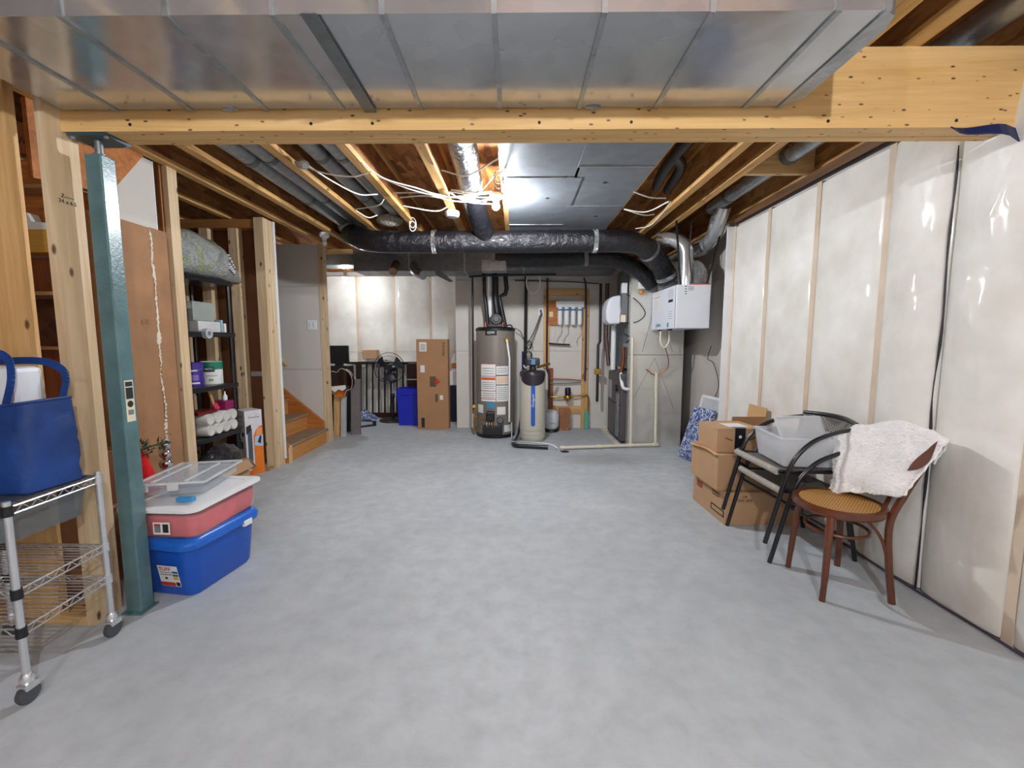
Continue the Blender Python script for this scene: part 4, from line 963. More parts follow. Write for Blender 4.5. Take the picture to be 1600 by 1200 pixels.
open_bin(cb, .2, .195, .18, cl_bin)
ld = thing('bin_lid', 'clear plastic lid propped upright inside the milky bin', 'lid', (1.88, 2.77, .59), -.1, local=True)
lidf = lambda u, v: (-.13+.27*u-.05*v, -.06+.07*v, .06+.21*v)
obj('lid_panel', MB().slab(lidf, 4, 4, (0,.006,-.002)), cl_bin, ld)
for uv in (((0,0),(1,0)), ((1,0),(1,1)), ((1,1),(0,1)), ((0,1),(0,0))):
    obj('lid_rim', MB().beam(lidf(*uv[0]), lidf(*uv[1]), .014, .014), cl_bin, ld)
# ---- bentwood chair
bw_ = M('brown_bentwood', (96,48,24), .28, 0, .25, 10, .03, 60, coat=.4, stretch=(1,1,.2))
bc = thing('bentwood_chair', 'brown bentwood chair with round cane seat in front of the cartons', 'chair', (1.775, 2.3, 0), 0.0, local=True)
obj('seat_ring', MB().lathe([(.175,.445), (.205,.44), (.215,.452), (.212,.478), (.2,.484), (.178,.478), (.175,.445)], (0,0,0), 36), bw_, bc, smooth=True)
obj('cane_seat', MB().lathe([(0,.474), (.1,.475), (.18,.479), (.18,.47), (0,.466)], (0,0,0), 36), cane, bc, smooth=True)
for x, y in ((-.165,-.165), (-.13,.165)):
    obj('front_leg', MB().tube(spline([(x*.82,y*.82,.46), (x*.93,y*.93,.3), (x*1.0,y*1.0,.12), (x*1.06,y*1.03,0)], 5), [.019]*5+[.017]*6+[.015]*5, 10), bw_, bc, smooth=True)
hoop = [(.17,-.19,0), (.155,-.17,.2), (.15,-.16,.42), (.2,-.175,.58), (.27,-.18,.74), (.3,-.13,.85), (.31,0,.885), (.3,.13,.85), (.27,.18,.74), (.2,.175,.58), (.15,.16,.42), (.155,.17,.2), (.17,.19,0)]
obj('back_hoop', MB().tube(spline(hoop, 5), .017, 10), bw_, bc, smooth=True)
obj('inner_hoop', MB().tube(spline([(.17,-.09,.46), (.22,-.095,.6), (.275,-.08,.76), (.29,0,.8), (.275,.08,.76), (.22,.095,.6), (.17,.09,.46)], 5), .011, 8), bw_, bc, smooth=True)
obj('leg_ring', MB().tube([(.145*math.cos(a), .145*math.sin(a), .33) for a in [2*PI*i/28 for i in range(28)]], .009, 8, closed=True), bw_, bc, smooth=True)
for s in (-1, 1):
    obj('corner_brace', MB().tube(spline([(.16,s*.175,.12), (.13,s*.16,.3), (.06,s*.15,.41), (-.02,s*.16,.44)], 5), .008, 8), bw_, bc, smooth=True)
# ---- fleece throw over its back
fl_m = M('cream_fleece', (250,249,248), .95, 0, .02, 30, .3, 130, spec=.1)
th = thing('fleece_throw', 'fluffy cream fleece throw draped over the bentwood chair back', 'throw', (2.02, 2.3, .45))
def tab(t, xs, ys):
    for i in range(len(xs)-1):
        if t <= xs[i+1]:
            f_ = (t-xs[i])/(xs[i+1]-xs[i]); f_ = f_*f_*(3-2*f_)
            return ys[i]+(ys[i+1]-ys[i])*f_
    return ys[-1]
def lean(z):
    return tab(max(.4, z), [.4, .58, .74, .85, .96], [1.885, 1.935, 1.998, 2.03, 2.045])
def drape(u, v):
    zt = tab(u, [0, .13, .4, .77, 1], [.895, .917, .93, .862, .79]); zb = tab(u, [0, .1, .4, .62, .88, 1], [.60, .575, .548, .51, .455, .53])
    yt = 1.985+.655*u; yb = 2.05+.47*u
    if v < .72:
        f = 1-v/.72
        z = zt+(zb-zt)*f; y = yt+(yb-yt)*min(1, f*1.25)
        x = lean(z)-.022-.034*abs(math.sin((u-.06*f)*2.1*PI))*f**.6-.012*math.sin(PI*f)
    else:
        f = (v-.72)/.28
        z = zt+.006*math.sin(PI*min(1, f*2))-.16*f*f; y = yt+.15*f*(1-u)**2
        x = lean(zt)-.022+.095*min(1, f*1.6)
    n_ = .009*nz(y*11, z*11, 2)+.005*nz(y*45, z*45, 5)
    return (min(2.128, x-n_), y+n_*.5, z+n_*.4)
obj('fleece_side', MB().slab(drape, 90, 100, (.01,0,-.004)), fl_m, th, smooth=True)
sd = lambda u, v: Vector((lean(.72+.17*u)-.062, 2.082-.095*u-.02*math.sin(PI*u)*(v-.2), .715+.17*u-.05*math.sin(PI*u)*(v-.2)))
obj('suede_side', MB().slab(sd, 10, 4, (.003,0,0)), M('brown_suede', (104,66,52), .9), th, smooth=True, label='brown suede underside showing at the folded edge')
tf = MB()
rnd = random.Random(3)
for i in range(9000):
    u, v = rnd.random(), rnd.random()*.86
    p = Vector(drape(u, v)); d = Vector((-1, rnd.uniform(-.7,.7), rnd.uniform(-.8,.3))).normalized()*rnd.uniform(.006,.014)
    e = Vector((0,.0022,0)); g = Vector((0,0,.0022))
    tf.add([p-e, p+e, p+g, p+d], [(0,1,3), (1,2,3), (2,0,3)])
ft = obj('fleece_tufts', tf, fl_m, th); ft['kind'] = 'stuff'

# ================================================================== stair corner and back-left
def flat_box(label, x0, x1, y0, y1, z0, z1, m, name='box', bevel=.006, cat='box'):
    return solo(name, bx(x0, x1, y0, y1, z0, z1), m, label, cat, bevel=bevel)
sw = thing('light_switch', 'white double light switch on the stair drywall', 'switch', (-2.685, 5.645, 1.505))
obj('switch_plate', bx(-2.745, -2.625, 5.645, 5.652, 1.505, 1.63), white_p, sw, bevel=.003)
for x in (-2.71, -2.66): obj('toggle', bx(x-.012, x+.012, 5.64, 5.645, 1.54, 1.595), white_m, sw)
tc = thing('tall_carton', 'tall upright brown carton by the blue bin near the back', 'box', (-1.275, 6.6, 0))
obj('carton_body', bx(-1.517, -1.04, 6.5, 6.68, 0, 1.385), cardb_d, tc, bevel=.004)
F_ = 6.4985
for x0, x1, z0, z1, m in ((-1.47,-1.36,1.2,1.34,paper), (-1.46,-1.395,.88,.99,paper), (-1.17,-1.12,.46,.53,paper)):
    obj('shipping_label', bx(x0, x1, F_-.001, F_, z0, z1), m, tc)
for i in range(5): obj('label_text', bx(-1.455, -1.38, F_-.002, F_-.001, 1.22+.02*i, 1.228+.02*i), print_g, tc)
text('carton_print', 'FRAGILE', .07, print_k, tc, (-1.1, F_-.001, 1.24), (0,0,1), (-1,0,0))
obj('print_block', bx(-1.32, -1.225, F_-.001, F_, .66, .82), M('faded_black_print', (96,74,52), .7), tc)
obj('diamond_mark', MB().prism([(-1.26,.74), (-1.21,.69), (-1.16,.74), (-1.21,.79)], F_-.002, F_-.001, 'xz'), print_r, tc)
obj('print_block', bx(-1.24, -1.2, F_-.001, F_, .43, .55), M('faded_black_print', (96,74,52), .7), tc)
obj('barcode', bx(-1.46, -1.41, F_-.001, F_, .03, .18), print_k, tc)
bb = thing('recycling_bin', 'royal blue plastic recycling bin between fan and tall carton', 'bin', (-1.74, 6.95, 0), local=True)
royal = M('royal_blue_plastic', (28,44,190), .35)
open_bin(bb, .18, .17, .585, royal, .006, .02, .86)
obj('bin_handle', MB().box(-.08, .08, -.2, -.17, .5, .53), royal, bb, bevel=.008)
# pedestal fan
fx, fy = -2.1, 7.22
fa = thing('pedestal_fan', 'black pedestal fan standing before the dark railing', 'fan', (fx, fy, 0))
obj('base', MB().lathe([(0,0), (.235,0), (.235,.02), (.2,.04), (.06,.055), (0,.06)], (fx, fy, 0), 28), black_m, fa, smooth=True)
obj('pole', MB().tube([(fx,fy,.04), (fx,fy,.42)], .022, 12), black_m, fa, smooth=True)
obj('pole', MB().tube([(fx,fy,.42), (fx,fy,.82)], .015, 12), chrome, fa, smooth=True)
obj('collar', MB().lathe([(.03,.4), (.035,.44), (.02,.47)], (fx, fy, 0), 14), black_p, fa, smooth=True)
obj('control_box', bx(fx-.05, fx+.05, fy-.05, fy+.05, .66, .82), black_p, fa, bevel=.015)
obj('motor_housing', MB().lathe([(0,-.12), (.05,-.11), (.075,-.03), (.075,.06), (.04,.12), (0,.13)], (fx, fy, .915), 18, 'y'), black_p, fa, smooth=True)
for k in range(3):
    a = .5+k*2*PI/3
    bl = lambda u, v, a=a: (fx+(.05+.17*v)*math.cos(a+(u-.5)*1.1*(.5+.5*v)), fy-.17+.05*(u-.5), .915+(.05+.17*v)*math.sin(a+(u-.5)*1.1*(.5+.5*v)))
    obj('blade', MB().slab(bl, 6, 5, (0,.004,0)), M('smoky_blade', (40,44,58), .3), fa, smooth=True)
cg = MB()
for rr_, yy in ((.255,-.16), (.255,-.175), (.2,-.225), (.12,-.235)):
    cg.tube([(fx+rr_*math.cos(a), fy+yy, .915+rr_*math.sin(a)) for a in [2*PI*i/36 for i in range(36)]], .004 if rr_ > .25 else .002, 5, closed=True)
obj('grille_rings', cg, black_m, fa)
gw = MB()
for i in range(48):
    a = 2*PI*i/48
    gw.tube([(fx+r_*math.cos(a), fy+y_, .915+r_*math.sin(a)) for r_, y_ in ((.04,-.235), (.15,-.235), (.23,-.21), (.255,-.165), (.22,-.1), (.08,-.08))], .0012, 4)
obj('grille_wires', gw, black_m, fa)
obj('grille_badge', MB().lathe([(0,-.24), (.04,-.24), (.04,-.23), (0,-.23)], (fx, fy, .915), 16, 'y'), M('smoky_blade', (40,44,58), .3), fa, smooth=True)
# dark railing leaning on the wall
rl = thing('railing', 'dark metal railing section leaning against the plastic covered wall', 'railing', (-2.3, 7.55, 0))
rm = M('dark_bronze_metal', (44,36,34), .4, .3)
ly = lambda z: 7.5+.09*z
def bar(x, z0, z1, w_, d_):
    return MB().add([(x-w_/2,ly(z0)-d_/2,z0), (x+w_/2,ly(z0)-d_/2,z0), (x+w_/2,ly(z0)+d_/2,z0), (x-w_/2,ly(z0)+d_/2,z0), (x-w_/2,ly(z1)-d_/2,z1), (x+w_/2,ly(z1)-d_/2,z1), (x+w_/2,ly(z1)+d_/2,z1), (x-w_/2,ly(z1)+d_/2,z1)], [(0,3,2,1), (4,5,6,7), (0,1,5,4), (1,2,6,5), (2,3,7,6), (3,0,4,7)])
obj('rail_post', bar(-2.8, 0, .96, .085, .06), rm, rl); obj('rail_post', bar(-1.72, 0, .96, .085, .06), rm, rl)
obj('top_rail', bx(-3.0, -1.6, ly(.97)-.03, ly(.97)+.03, .95, .99), rm, rl)
obj('bottom_rail', bx(-2.84, -1.7, ly(.06)-.02, ly(.06)+.02, .0, .09), M('reddish_bronze_metal', (70,36,30), .4, .3), rl)
for i in range(9):
    obj('baluster', bar(-2.66+.108*i, 0.08, .96, .026, .02), rm, rl)
tb = thing('narrow_table', 'narrow pale table behind the dark railing', 'table', (-2.6, 7.7, 0))
obj('table_top', bx(-2.95, -1.95, 7.63, 7.74, .94, .965), white_p, tb)
for x in (-2.9, -2.0): obj('leg', bx(x-.02, x+.02, 7.66, 7.7, 0, .94), white_p, tb)
pp = thing('paper_heap', 'crumpled white papers heaped on top of the dark railing', 'paper', (-2.55, 7.62, .99))
for i in range(4):
    obj('sheet', MB().slab(lambda u, v, i=i: (-2.82+.07*i+.36*u, 7.56+.16*v, .993+.008*i+.03*abs(nz(u*3+i, v*3, i))), 8, 4, (0,0,.002)), paper, pp, smooth=True)
flat_box('small brown carton standing on the papers above the railing', -2.74, -2.48, 7.6, 7.75, 1.045, 1.2, cardb, 'small_carton')
flat_box('dark reddish cabinet behind the blue recycling bin', -1.86, -1.52, 7.24, 7.45, 0, .98, M('mahogany_board', (58,20,18), .4), 'small_cabinet', .004, 'cabinet')
flat_box('pale shelf edge board on the front of the dark reddish cabinet', -1.86, -1.52, 7.215, 7.24, .70, .715, pvc, 'shelf_board', 0, 'board')
flat_box('dark navy bin in the gap behind the tall carton', -1.12, -.955, 7.12, 7.3, 0, .62, M('navy_plastic', (18,22,52), .4), 'storage_bin', .01, 'bin')
flat_box('white plastic crate on the dark navy bin behind the tall carton', -1.12, -.955, 7.12, 7.3, .62, .86, white_p, 'plastic_crate', .01, 'crate')
jg = thing('bleach_jug', 'white plastic jug with orange label behind the tall carton', 'jug', (-1.03, 7.2, .86))
obj('jug_body', MB().lathe([(0,.86), (.06,.86), (.065,1.0), (.045,1.08), (.022,1.13), (.022,1.16), (0,1.16)], (-1.03, 7.2, 0), 16), white_p, jg, smooth=True)
obj('jug_label', MB().lathe([(.064,.9), (.0665,.94), (.0665,.99)], (-1.03, 7.2, 0), 16), M('orange_plastic', (206,130,60), .5), jg)
# things leaning behind the stair wall end
flat_box('black cabinet hidden behind the stair wall under the monitor', -2.85, -2.5, 6.3, 6.55, 0, .99, black_p, 'side_cabinet', .005, 'cabinet')
mn = thing('monitor', 'black flat screen standing behind the guitar', 'monitor', (-2.6, 6.36, .99))
obj('screen', bx(-2.85, -2.49, 6.34, 6.375, 1.02, 1.29), M('dark_screen', (12,12,18), .25), mn, bevel=.004)
obj('stand', bx(-2.7, -2.6, 6.34, 6.42, .99, 1.02), black_p, mn)
def leanb(x0, x1, z1, y, m, label, name='leaning_board', th_=.02):
    return solo(name, MB().add([(x0,y,0), (x1,y,0), (x1,y+th_,0), (x0,y+th_,0), (x0,y+.06,z1), (x1,y+.06,z1), (x1,y+.06+th_,z1), (x0,y+.06+th_,z1)], [(0,3,2,1), (4,5,6,7), (0,1,5,4), (1,2,6,5), (2,3,7,6), (3,0,4,7)]), m, label, 'board')
leanb(-2.6, -2.52, .575, 5.97, gl_z, 'golden timber offcut leaning under the guitar', th_=.04)
leanb(-2.50, -2.435, .585, 5.97, M('pale_grey_board', (186,184,186), .6), 'pale grey board leaning next to the golden offcut', th_=.05)
leanb(-2.40, -2.275, .8, 6.1, M('grey_brown_board', (120,112,112), .6), 'taller grey brown board leaning beside the railing corner', th_=.06)
gt = thing('guitar', 'sunburst guitar lying on its side on the leaning boards', 'guitar', (-2.5, 6.02, .5))
def gout(s=1.0):
    pts = []
    for i in range(40):
        a = 2*PI*i/40
        lx = math.cos(a)
        wdt = .17*(1-.18*math.cos(a))*(1-.3*math.exp(-((lx-.12)/.28)**2))
        pts.append((-2.47+s*(.21*lx*.72-.09*math.sin(a)*wdt/.17), 0.78+s*(wdt*1.12*math.sin(a)+.1*lx)))
    return pts
obj('guitar_side', MB().prism(gout(1.0), 5.965, 6.045, 'xz'), M('dark_guitar_finish', (40,16,12), .2, coat=.6), gt, smooth=True)
def burst():
    t = NT('sunburst_finish'); tc_ = t.n('ShaderNodeTexCoord'); mp = t.n('ShaderNodeMapping'); mp.inputs['Location'].default_value = (-.03, 0, -.22); mp.inputs['Scale'].default_value = (4.6, 0, 4.6)
    t.l(tc_.outputs['Object'], mp.inputs[0])
    gr = t.n('ShaderNodeTexGradient', gradient_type='SPHERICAL'); t.l(mp.outputs[0], gr.inputs[0])
    t.set(Base_Color=t.ramp(gr.outputs[0], [(.0, lin((30,10,8))), (.35, lin((110,40,14))), (.75, lin((206,116,40)))]), Roughness=.2, Coat_Weight=.6)
    return t.m
gtop = obj('guitar_top', MB().prism(gout(.94), 5.958, 5.966, 'xz'), burst(), gt)
obj('binding', MB().tube([(x, 5.962, z) for x, z in gout(.99)], .004, 5, closed=True), M('cream_binding', (196,176,160), .4), gt)
obj('pickguard', MB().prism([(-2.6,.72), (-2.4,.74), (-2.38,.7), (-2.44,.66), (-2.5,.68), (-2.55,.64), (-2.6,.67)], 5.954, 5.959, 'xz'), paper, gt)
obj('sound_hole', MB().prism([(-2.37+.025*math.cos(2*PI*i/14), .71+.025*math.sin(2*PI*i/14)) for i in range(14)], 5.953, 5.958, 'xz'), print_k, gt)
obj('guitar_neck', MB().beam((-2.6, 6.0, .74), (-3.1, 6.0, .6), .05, .03), M('dark_guitar_finish', (40,16,12), .2, coat=.6), gt)
mf = thing('floor_bracket', 'flat black metal foot bracket lying on the floor by the boards', 'bracket', (-2.37, 6.7, 0))
obj('foot_plate', MB().beam((-2.47,6.62,.012), (-2.28,6.78,.012), .05, .024), black_m, mf)
obj('foot_end', MB().beam((-2.3,6.76,.04), (-2.27,6.79,.04), .05, .08), black_m, mf)
solo('patterned_bag', MB().slab(lambda u, v: (-2.66+.3*u, 7.1+.25*v, .0+.2*(1-u)*(.4+.6*v)+.02*nz(u*4, v*4)), 8, 6, (0,0,-.0)).slab(lambda u, v: (-2.66+.3*u, 7.1+.25*v, .001), 2, 2, (0,0,.004)), blue_canvas(), 'crumpled blue patterned bag on the floor behind the leaning boards', 'bag', smooth=True)

# ================================================================== closet under the stairs
sh = thing('storage_shelf', 'black plastic storage shelf in the closet opening', 'shelf', (-2.925, 3.82, 0))
for x in (-3.1, -2.75):
    for y in (3.5, 4.12): obj('post', MB().tube([(x,y,0), (x,y,1.9)], .018, 10), black_m, sh, smooth=True)
for z in (.1, .5, .955, 1.435, 1.915):
    obj('shelf_board', bx(-3.13, -2.72, 3.47, 4.15, z-.045, z), black_m, sh, bevel=.008)
bg = thing('plastic_bag', 'big clear bag stuffed with pale greenery lying on top of the shelf', 'bag', (-2.85, 3.9, 1.915))
def bagf(u, v):
    a = 2*PI*u; t_ = v; y = 3.36+1.1*t_
    rz_ = max(.006, tab(t_, [0, .12, .35, .6, .82, .93, 1], [.06, .18, .195, .175, .09, .035, .006]))
    n_ = 1+.12*nz(math.cos(a)*2, math.sin(a)*2, t_*5)
    return (-2.84+.17*math.cos(a)*(rz_/.19)**.7*n_, y, 1.918+rz_*.98+rz_*math.sin(a)*(n_ if math.sin(a) > 0 else .98)+.03*t_*t_)
def bagmat():
    t = NT('clear_bag_with_greenery'); v = t.coords()
    n1 = t.noise(v, 7, 4, .6, 1.2); n2 = t.noise(v, 18, 4, .6, 2)
    t.set(Base_Color=t.ramp(n1.outputs[0], [(.3, lin((140,148,144))), (.5, lin((184,188,188))), (.6, lin((164,172,130))), (.72, lin((204,208,210)))]), Roughness=.22, Coat_Weight=.8)
    t.bump(n2.outputs[0], 1.0, .04)
    return t.m
obj('bag_body', MB().grid(bagf, 28, 30, True), bagmat(), bg, smooth=True)
for i in range(24):
    p = bagf(.93+.028*(i % 6), .66+.035*(i//6))
    obj('print_line', bx(p[0]+.0, p[0]+.006, p[1]-.014, p[1]+.012, p[2]-.003, p[2]+.004), white_p if i % 3 else print_k, bg)
flat_box('white carton on the second shelf beneath the clear bin', -3.0, -2.76, 3.72, 4.0, 1.435, 1.53, M('greyish_white_card', (206,206,206), .6), 'small_carton', .004)
sb_ = thing('clear_bin', 'small clear bin on the white carton in the shelf', 'bin', (-2.88, 3.82, 1.532), local=True)
open_bin(sb_, .11, .14, .16, clear('smoky_clear_plastic', (200,210,206), .4, .2), .004, .008, .92)
obj('bin_contents', MB().ball((0,0,.06), (.08,.11,.05), 12, 8), M('brown_contents', (120,84,66), .8, 0, .4, 20), sb_, smooth=True)
for i, (y, m, l) in enumerate(((4.03, M('pale_cyan_box', (150,186,196), .5), 'pale cyan small box at the shelf end beside the white carton'), (4.075, paper, 'thin white booklet at the shelf end beside the pale cyan box'))):
    flat_box(l, -2.9, -2.765, y-.014, y+.014, 1.437, 1.55-.03*i, m, 'small_box', .002)
solo('tape_roll', MB().lathe([(.02,0), (.045,0), (.045,.04), (.02,.04), (.02,0)], (-2.722, 3.74, 1.42), 18, 'x'), clear('glassy_tape', (206,212,214), .7, .15), 'glassy tape roll hanging at the front of the second shelf', 'tape', smooth=True)
def can(x, y, z, r, h, m, label, bands, rot):
    t = thing('paint_can', label, 'paint can', (x, y, z))
    obj('can_body', MB().lathe([(0,z), (r,z), (r,z+h), (r-.008,z+h+.004), (r-.012,z+h-.004), (0,z+h-.004)], (x, y, 0), 24), m, t, smooth=True)
    obj('can_lid', MB().lathe([(0,z+h), (r-.014,z+h), (r-.02,z+h-.004)], (x, y, 0), 24), galv_m, t, smooth=True)
    for z0, z1, a0, a1, mm in bands:
        obj('can_print', cyl_patch((x, y), r+.0012, a0+rot, a1+rot, z+z0, z+z1), mm, t, smooth=True)
    obj('can_handle', MB().tube(arc((x, y-.0, z+h*.75), r+.006, -PI, 0, 14, lambda a, b: (a, b*.9, b*.35)), .002, 5), galv_m, t)
    return t
can(-2.86, 3.98, .957, .09, .205, M('can_white', (222,226,224), .4), 'white paint can with green top band on the shelf', ((.135,.205,-3.1,3.1,M('can_green', (22,120,96), .4)), (.115,.165,-.75,.25,print_k), (.03,.05,-.3,.1,M('olive_print', (150,160,60), .5)), (.075,.08,-.6,.5,print_g)), .65)
text('can_letters', 'SICO', .032, white_p, bpy.data.objects['paint_can'], (-2.86+.0935*math.sin(.4), 3.98-.0935*math.cos(.4), 1.097), (math.cos(.4), math.sin(.4), 0), (0,0,1))
can(-2.88, 3.775, .957, .08, .205, M('can_purple', (66,40,140), .4), 'purple paint can beside the white one on the shelf', ((.13,.145,-.6,.4,white_p), (.02,.035,-.6,.6,white_p), (.05,.1,-.5,.5,M('pale_purple_print', (130,110,190), .5))), .65)
rp = thing('roll_pack', 'plastic wrapped pack of white paper rolls on the low shelf', 'roll pack', (-2.82, 3.92, .502))
for i in range(4):
    for j in range(2):
        obj('paper_roll', MB().lathe([(.018,-.08), (.05,-.08), (.052,-.07), (.052,.08), (.046,.088), (.018,.08)], (-2.81, 3.74+.104*i, .556+.1*j), 18, 'x'), M('wrapped_roll', (214,214,208), .3, coat=.5), rp, smooth=True)
br = thing('paint_brush', 'wooden handled paint brush with pink bristle guard on the rolls', 'brush', (-2.8, 3.9, .71))
obj('brush_handle', MB().beam((-2.8,3.9,.765), (-2.82,3.87,.91), .03, .012, (1,0,0)), wood('brush_handle_wood', (206,150,100), (176,120,74), 'z', 0), br, bevel=.004)
obj('bristle_guard', MB().beam((-2.79,3.93,.716), (-2.8,3.9,.775), .05, .025, (1,0,0)), M('pink_plastic', (206,60,96), .4), br, bevel=.004)
flat_box('magenta box of small items beside the brush on the rolls', -2.88, -2.74, 3.97, 4.09, .71, .79, M('magenta_card', (140,24,84), .45), 'small_box', .004)
solo('glue_bottle', MB().lathe([(0,.792), (.02,.792), (.02,.83), (.008,.85), (.006,.88), (0,.88)], (-2.79, 4.04, 0), 12), white_p, 'little white nozzle bottle on the magenta box', 'bottle', smooth=True)
solo('red_tray', bx(-2.9, -2.74, 3.62, 3.86, .71, .735), M('dark_red_plastic', (110,20,26), .4), 'dark red tray resting on the wrapped rolls', 'tray', bevel=.005)
# printed appliance box
ob_c = Vector((-2.70, 4.17, 0)); aR = math.atan2(.13, .088)
pb = thing('appliance_box', 'white and orange printed appliance box in the closet corner', 'box', tuple(ob_c), aR, local=True)
# local x runs along the orange face, local y along the white side face
W_, D_, H_ = .165, .2, .66
obj('box_body', MB().box(0, W_, 0, D_, 0, H_), M('box_white_print', (214,214,218), .5), pb, bevel=.003)
orange = M('box_orange_print', (224,120,30), .5)
f = -.0012
obj('orange_field', MB().prism([(0,0), (W_,0), (W_,.5), (.13,.49), (.1,.46), (.075,.4), (.075,.1), (.04,.05), (0,.04)], f, 0, 'xz'), orange, pb)
obj('photo_patch', MB().prism([(.08,.3), (W_,.28), (W_,.4), (.09,.395)], f-.001, f, 'xz'), M('pale_blue_print', (170,196,220), .5), pb)
obj('photo_patch', MB().prism([(.11,.33), (.14,.31), (.15,.39), (.135,.395)], f-.002, f-.001, 'xz'), print_k, pb)
obj('product_picture', MB().prism([(.02,.07), (.06,.07), (.062,.47), (.05,.5), (.02,.48)], f-.001, f, 'xz'), M('slate_print', (72,84,100), .5), pb)
obj('product_picture', MB().prism([(.01,.42), (.055,.46), (.055,.52), (.01,.5)], f-.0015, f-.001, 'xz'), print_k, pb)
text('box_letters', 'OrionTec', .034, print_k, pb, (W_*.52, f, .59), (1,0,0), (0,0,1))
for i in range(4): obj('orange_text', MB().box(.105, .155, f-.001, f, .41+.018*i, .414+.018*i), paper, pb)
for y0, y1, z0, z1 in ((.03,.07,.4,.44), (.12,.17,.36,.45), (.1,.12,.33,.37), (.12,.17,.24,.34), (.06,.1,.27,.34)):
    obj('picture_block', MB().box(-.0012, 0, y0, y1, z0, z1), print_k, pb)
for i, z in enumerate((.6, .585, .55, .5, .485)): obj('box_text', MB().box(-.0012, 0, .04, .17-.01*i, z, z+.006), print_g, pb)
obj('orange_corner', MB().prism([(0,0), (.09,0), (.05,.12), (0,.2)], -.0012, 0, 'yz'), orange, pb)
# open carton with black bag in front of the shelf
oc = thing('open_carton', 'open carton overflowing with a black bag below the wrapped rolls', 'box', (-2.61, 3.68, 0))
obj('carton_body', bx(-2.71, -2.48, 3.42, 3.86, 0, .27), cardb, oc, bevel=.004)
obj('flap', MB().slab(lambda u, v: (-2.7+.22*u, 3.86+.13*v, .27-.12*v), 3, 3, (0,0,.004)), cardb_l, oc)
obj('flap', MB().slab(lambda u, v: (-2.48+.05*v, 3.44+.4*u, .27-.07*v), 3, 3, (.004,0,0)), cardb, oc)
solo('black_bag', MB().grid(lambda u, v: (-2.6+.105*math.cos(2*PI*u)*math.sin(PI*v*.5+.02)*(1+.15*nz(u*6, v*4)), 3.66+.25*math.sin(2*PI*u)*math.sin(PI*v*.5+.02), .445-.165*(1-math.cos(PI*v*.5))+.03*nz(u*7, v*6, 2)), 26, 10, True), foil('black_bin_bag', (16,16,26), .35, .7, 14), 'crumpled black bag bulging out of the open carton', 'bag', smooth=True)
flat_box('small dark carton on the floor under the shelf edge', -2.62, -2.585, 4.34, 4.43, 0, .03, cardb_d, 'small_carton', .002)

# tall flattened carton by the drywall
fc = thing('flat_carton', 'tall flattened brown carton with torn shiny tape leaning by the drywall', 'box', (-2.48, 2.82, 0))
obj('carton_panel', bx(-2.535, -2.43, 2.5, 2.9, 0, 2.1), M('worn_cardboard', (158,116,80), .7, 0, .16, 5, .4, 9), fc, bevel=.003)
obj('carton_panel', bx(-2.535, -2.432, 2.907, 3.04, 0, 2.105), M('worn_cardboard', (158,116,80), .7, 0, .16, 5, .4, 9), fc, bevel=.003)
sm_ = MB()
def strip(y0, zz0, zz1, n, seed):
    r_ = random.Random(seed)
    for i in range(n):
        z = zz0+(zz1-zz0)*i/n
        wd = .012+.035*abs(nz(z*7, seed)); yy = y0+.02*nz(z*5, seed+3)
        sm_.add([(-2.4285, yy-wd*r_.random(), z), (-2.4285, yy+wd*r_.random(), z+.004), (-2.427, yy+wd*r_.random()*.7, z+.03*r_.random()+.01), (-2.427, yy-wd*.4, z+.025)], [(0,1,2,3)])
strip(2.903, 1.2, 2.08, 60, 1); strip(2.903, .5, 1.2, 26, 4)
for i in range(9): strip(2.6+.03*(i % 2), 1.8+.02*i, 1.84+.02*i, 3, 10+i)
obj('torn_tape', sm_, M('torn_shiny_tape', (226,216,200), .15, 0, .1, coat=.6), fc)['kind'] = 'stuff'
text('pencil_mark', '|| |||..', .05, M('faded_print', (140,104,70), .8), fc, (-2.4285, 2.81, 1.48), (0,1,0), (0,0,1), .0006)
flat_box('sheet of white card slipped behind the tall flattened carton', -2.50, -2.49, 3.11, 3.155, .4, .75, paper, 'card_sheet', 0, 'card') if False else None
# red felt sack with greenery
rs = thing('red_felt_sack', 'bright red felt sack standing behind the teal post', 'sack', (-2.25, 2.52, 0))
obj('sack_body', MB().grid(lambda u, v: (-2.25-.02*v+(.15*(1-v)**.75+.012)*math.cos(2*PI*u)*(1+.1*nz(u*5, v*3)), 2.5+(.16*(1-v)**.75+.012)*math.sin(2*PI*u), .7*v), 24, 14, True), M('red_felt', (214,22,26), .9, 0, .12, 14, .4, 90), rs, smooth=True)
gr_ = MB(); rg = random.Random(5)
for i in range(70):
    p = Vector((-2.24+rg.uniform(-.02,.03), 2.56+rg.uniform(-.12,.14), .7+rg.uniform(-.03,.05)))
    d = Vector((rg.uniform(-.6,.6), rg.uniform(-1,1), rg.uniform(-.3,.8))).normalized()*rg.uniform(.03,.055)
    s_ = d.cross(Vector((.3,.2,1))).normalized()*.006
    gr_.add([p-s_, p+s_, p+d], [(0,1,2)])
gar = thing('fir_sprig', 'dark green artificial fir sprig lying over the red sack', 'sprig', (-2.24, 2.58, .69))
obj('fir_needles', gr_, M('fir_green', (28,66,44), .7), gar)['kind'] = 'stuff'
obj('sprig_stem', MB().tube([(-2.25,2.45,.7), (-2.24,2.58,.71), (-2.24,2.7,.7)], .005, 6), M('fir_green', (28,66,44), .7), gar)
og = thing('silver_ornament', 'shiny silver bauble column standing beside the red sack', 'ornament', (-2.32, 2.74, 0))
obj('ornament_stand', MB().lathe([(0,0), (.05,0), (.02,.03), (.016,.5), (0,.5)], (-2.33, 2.76, 0), 14), chrome, og, smooth=True)
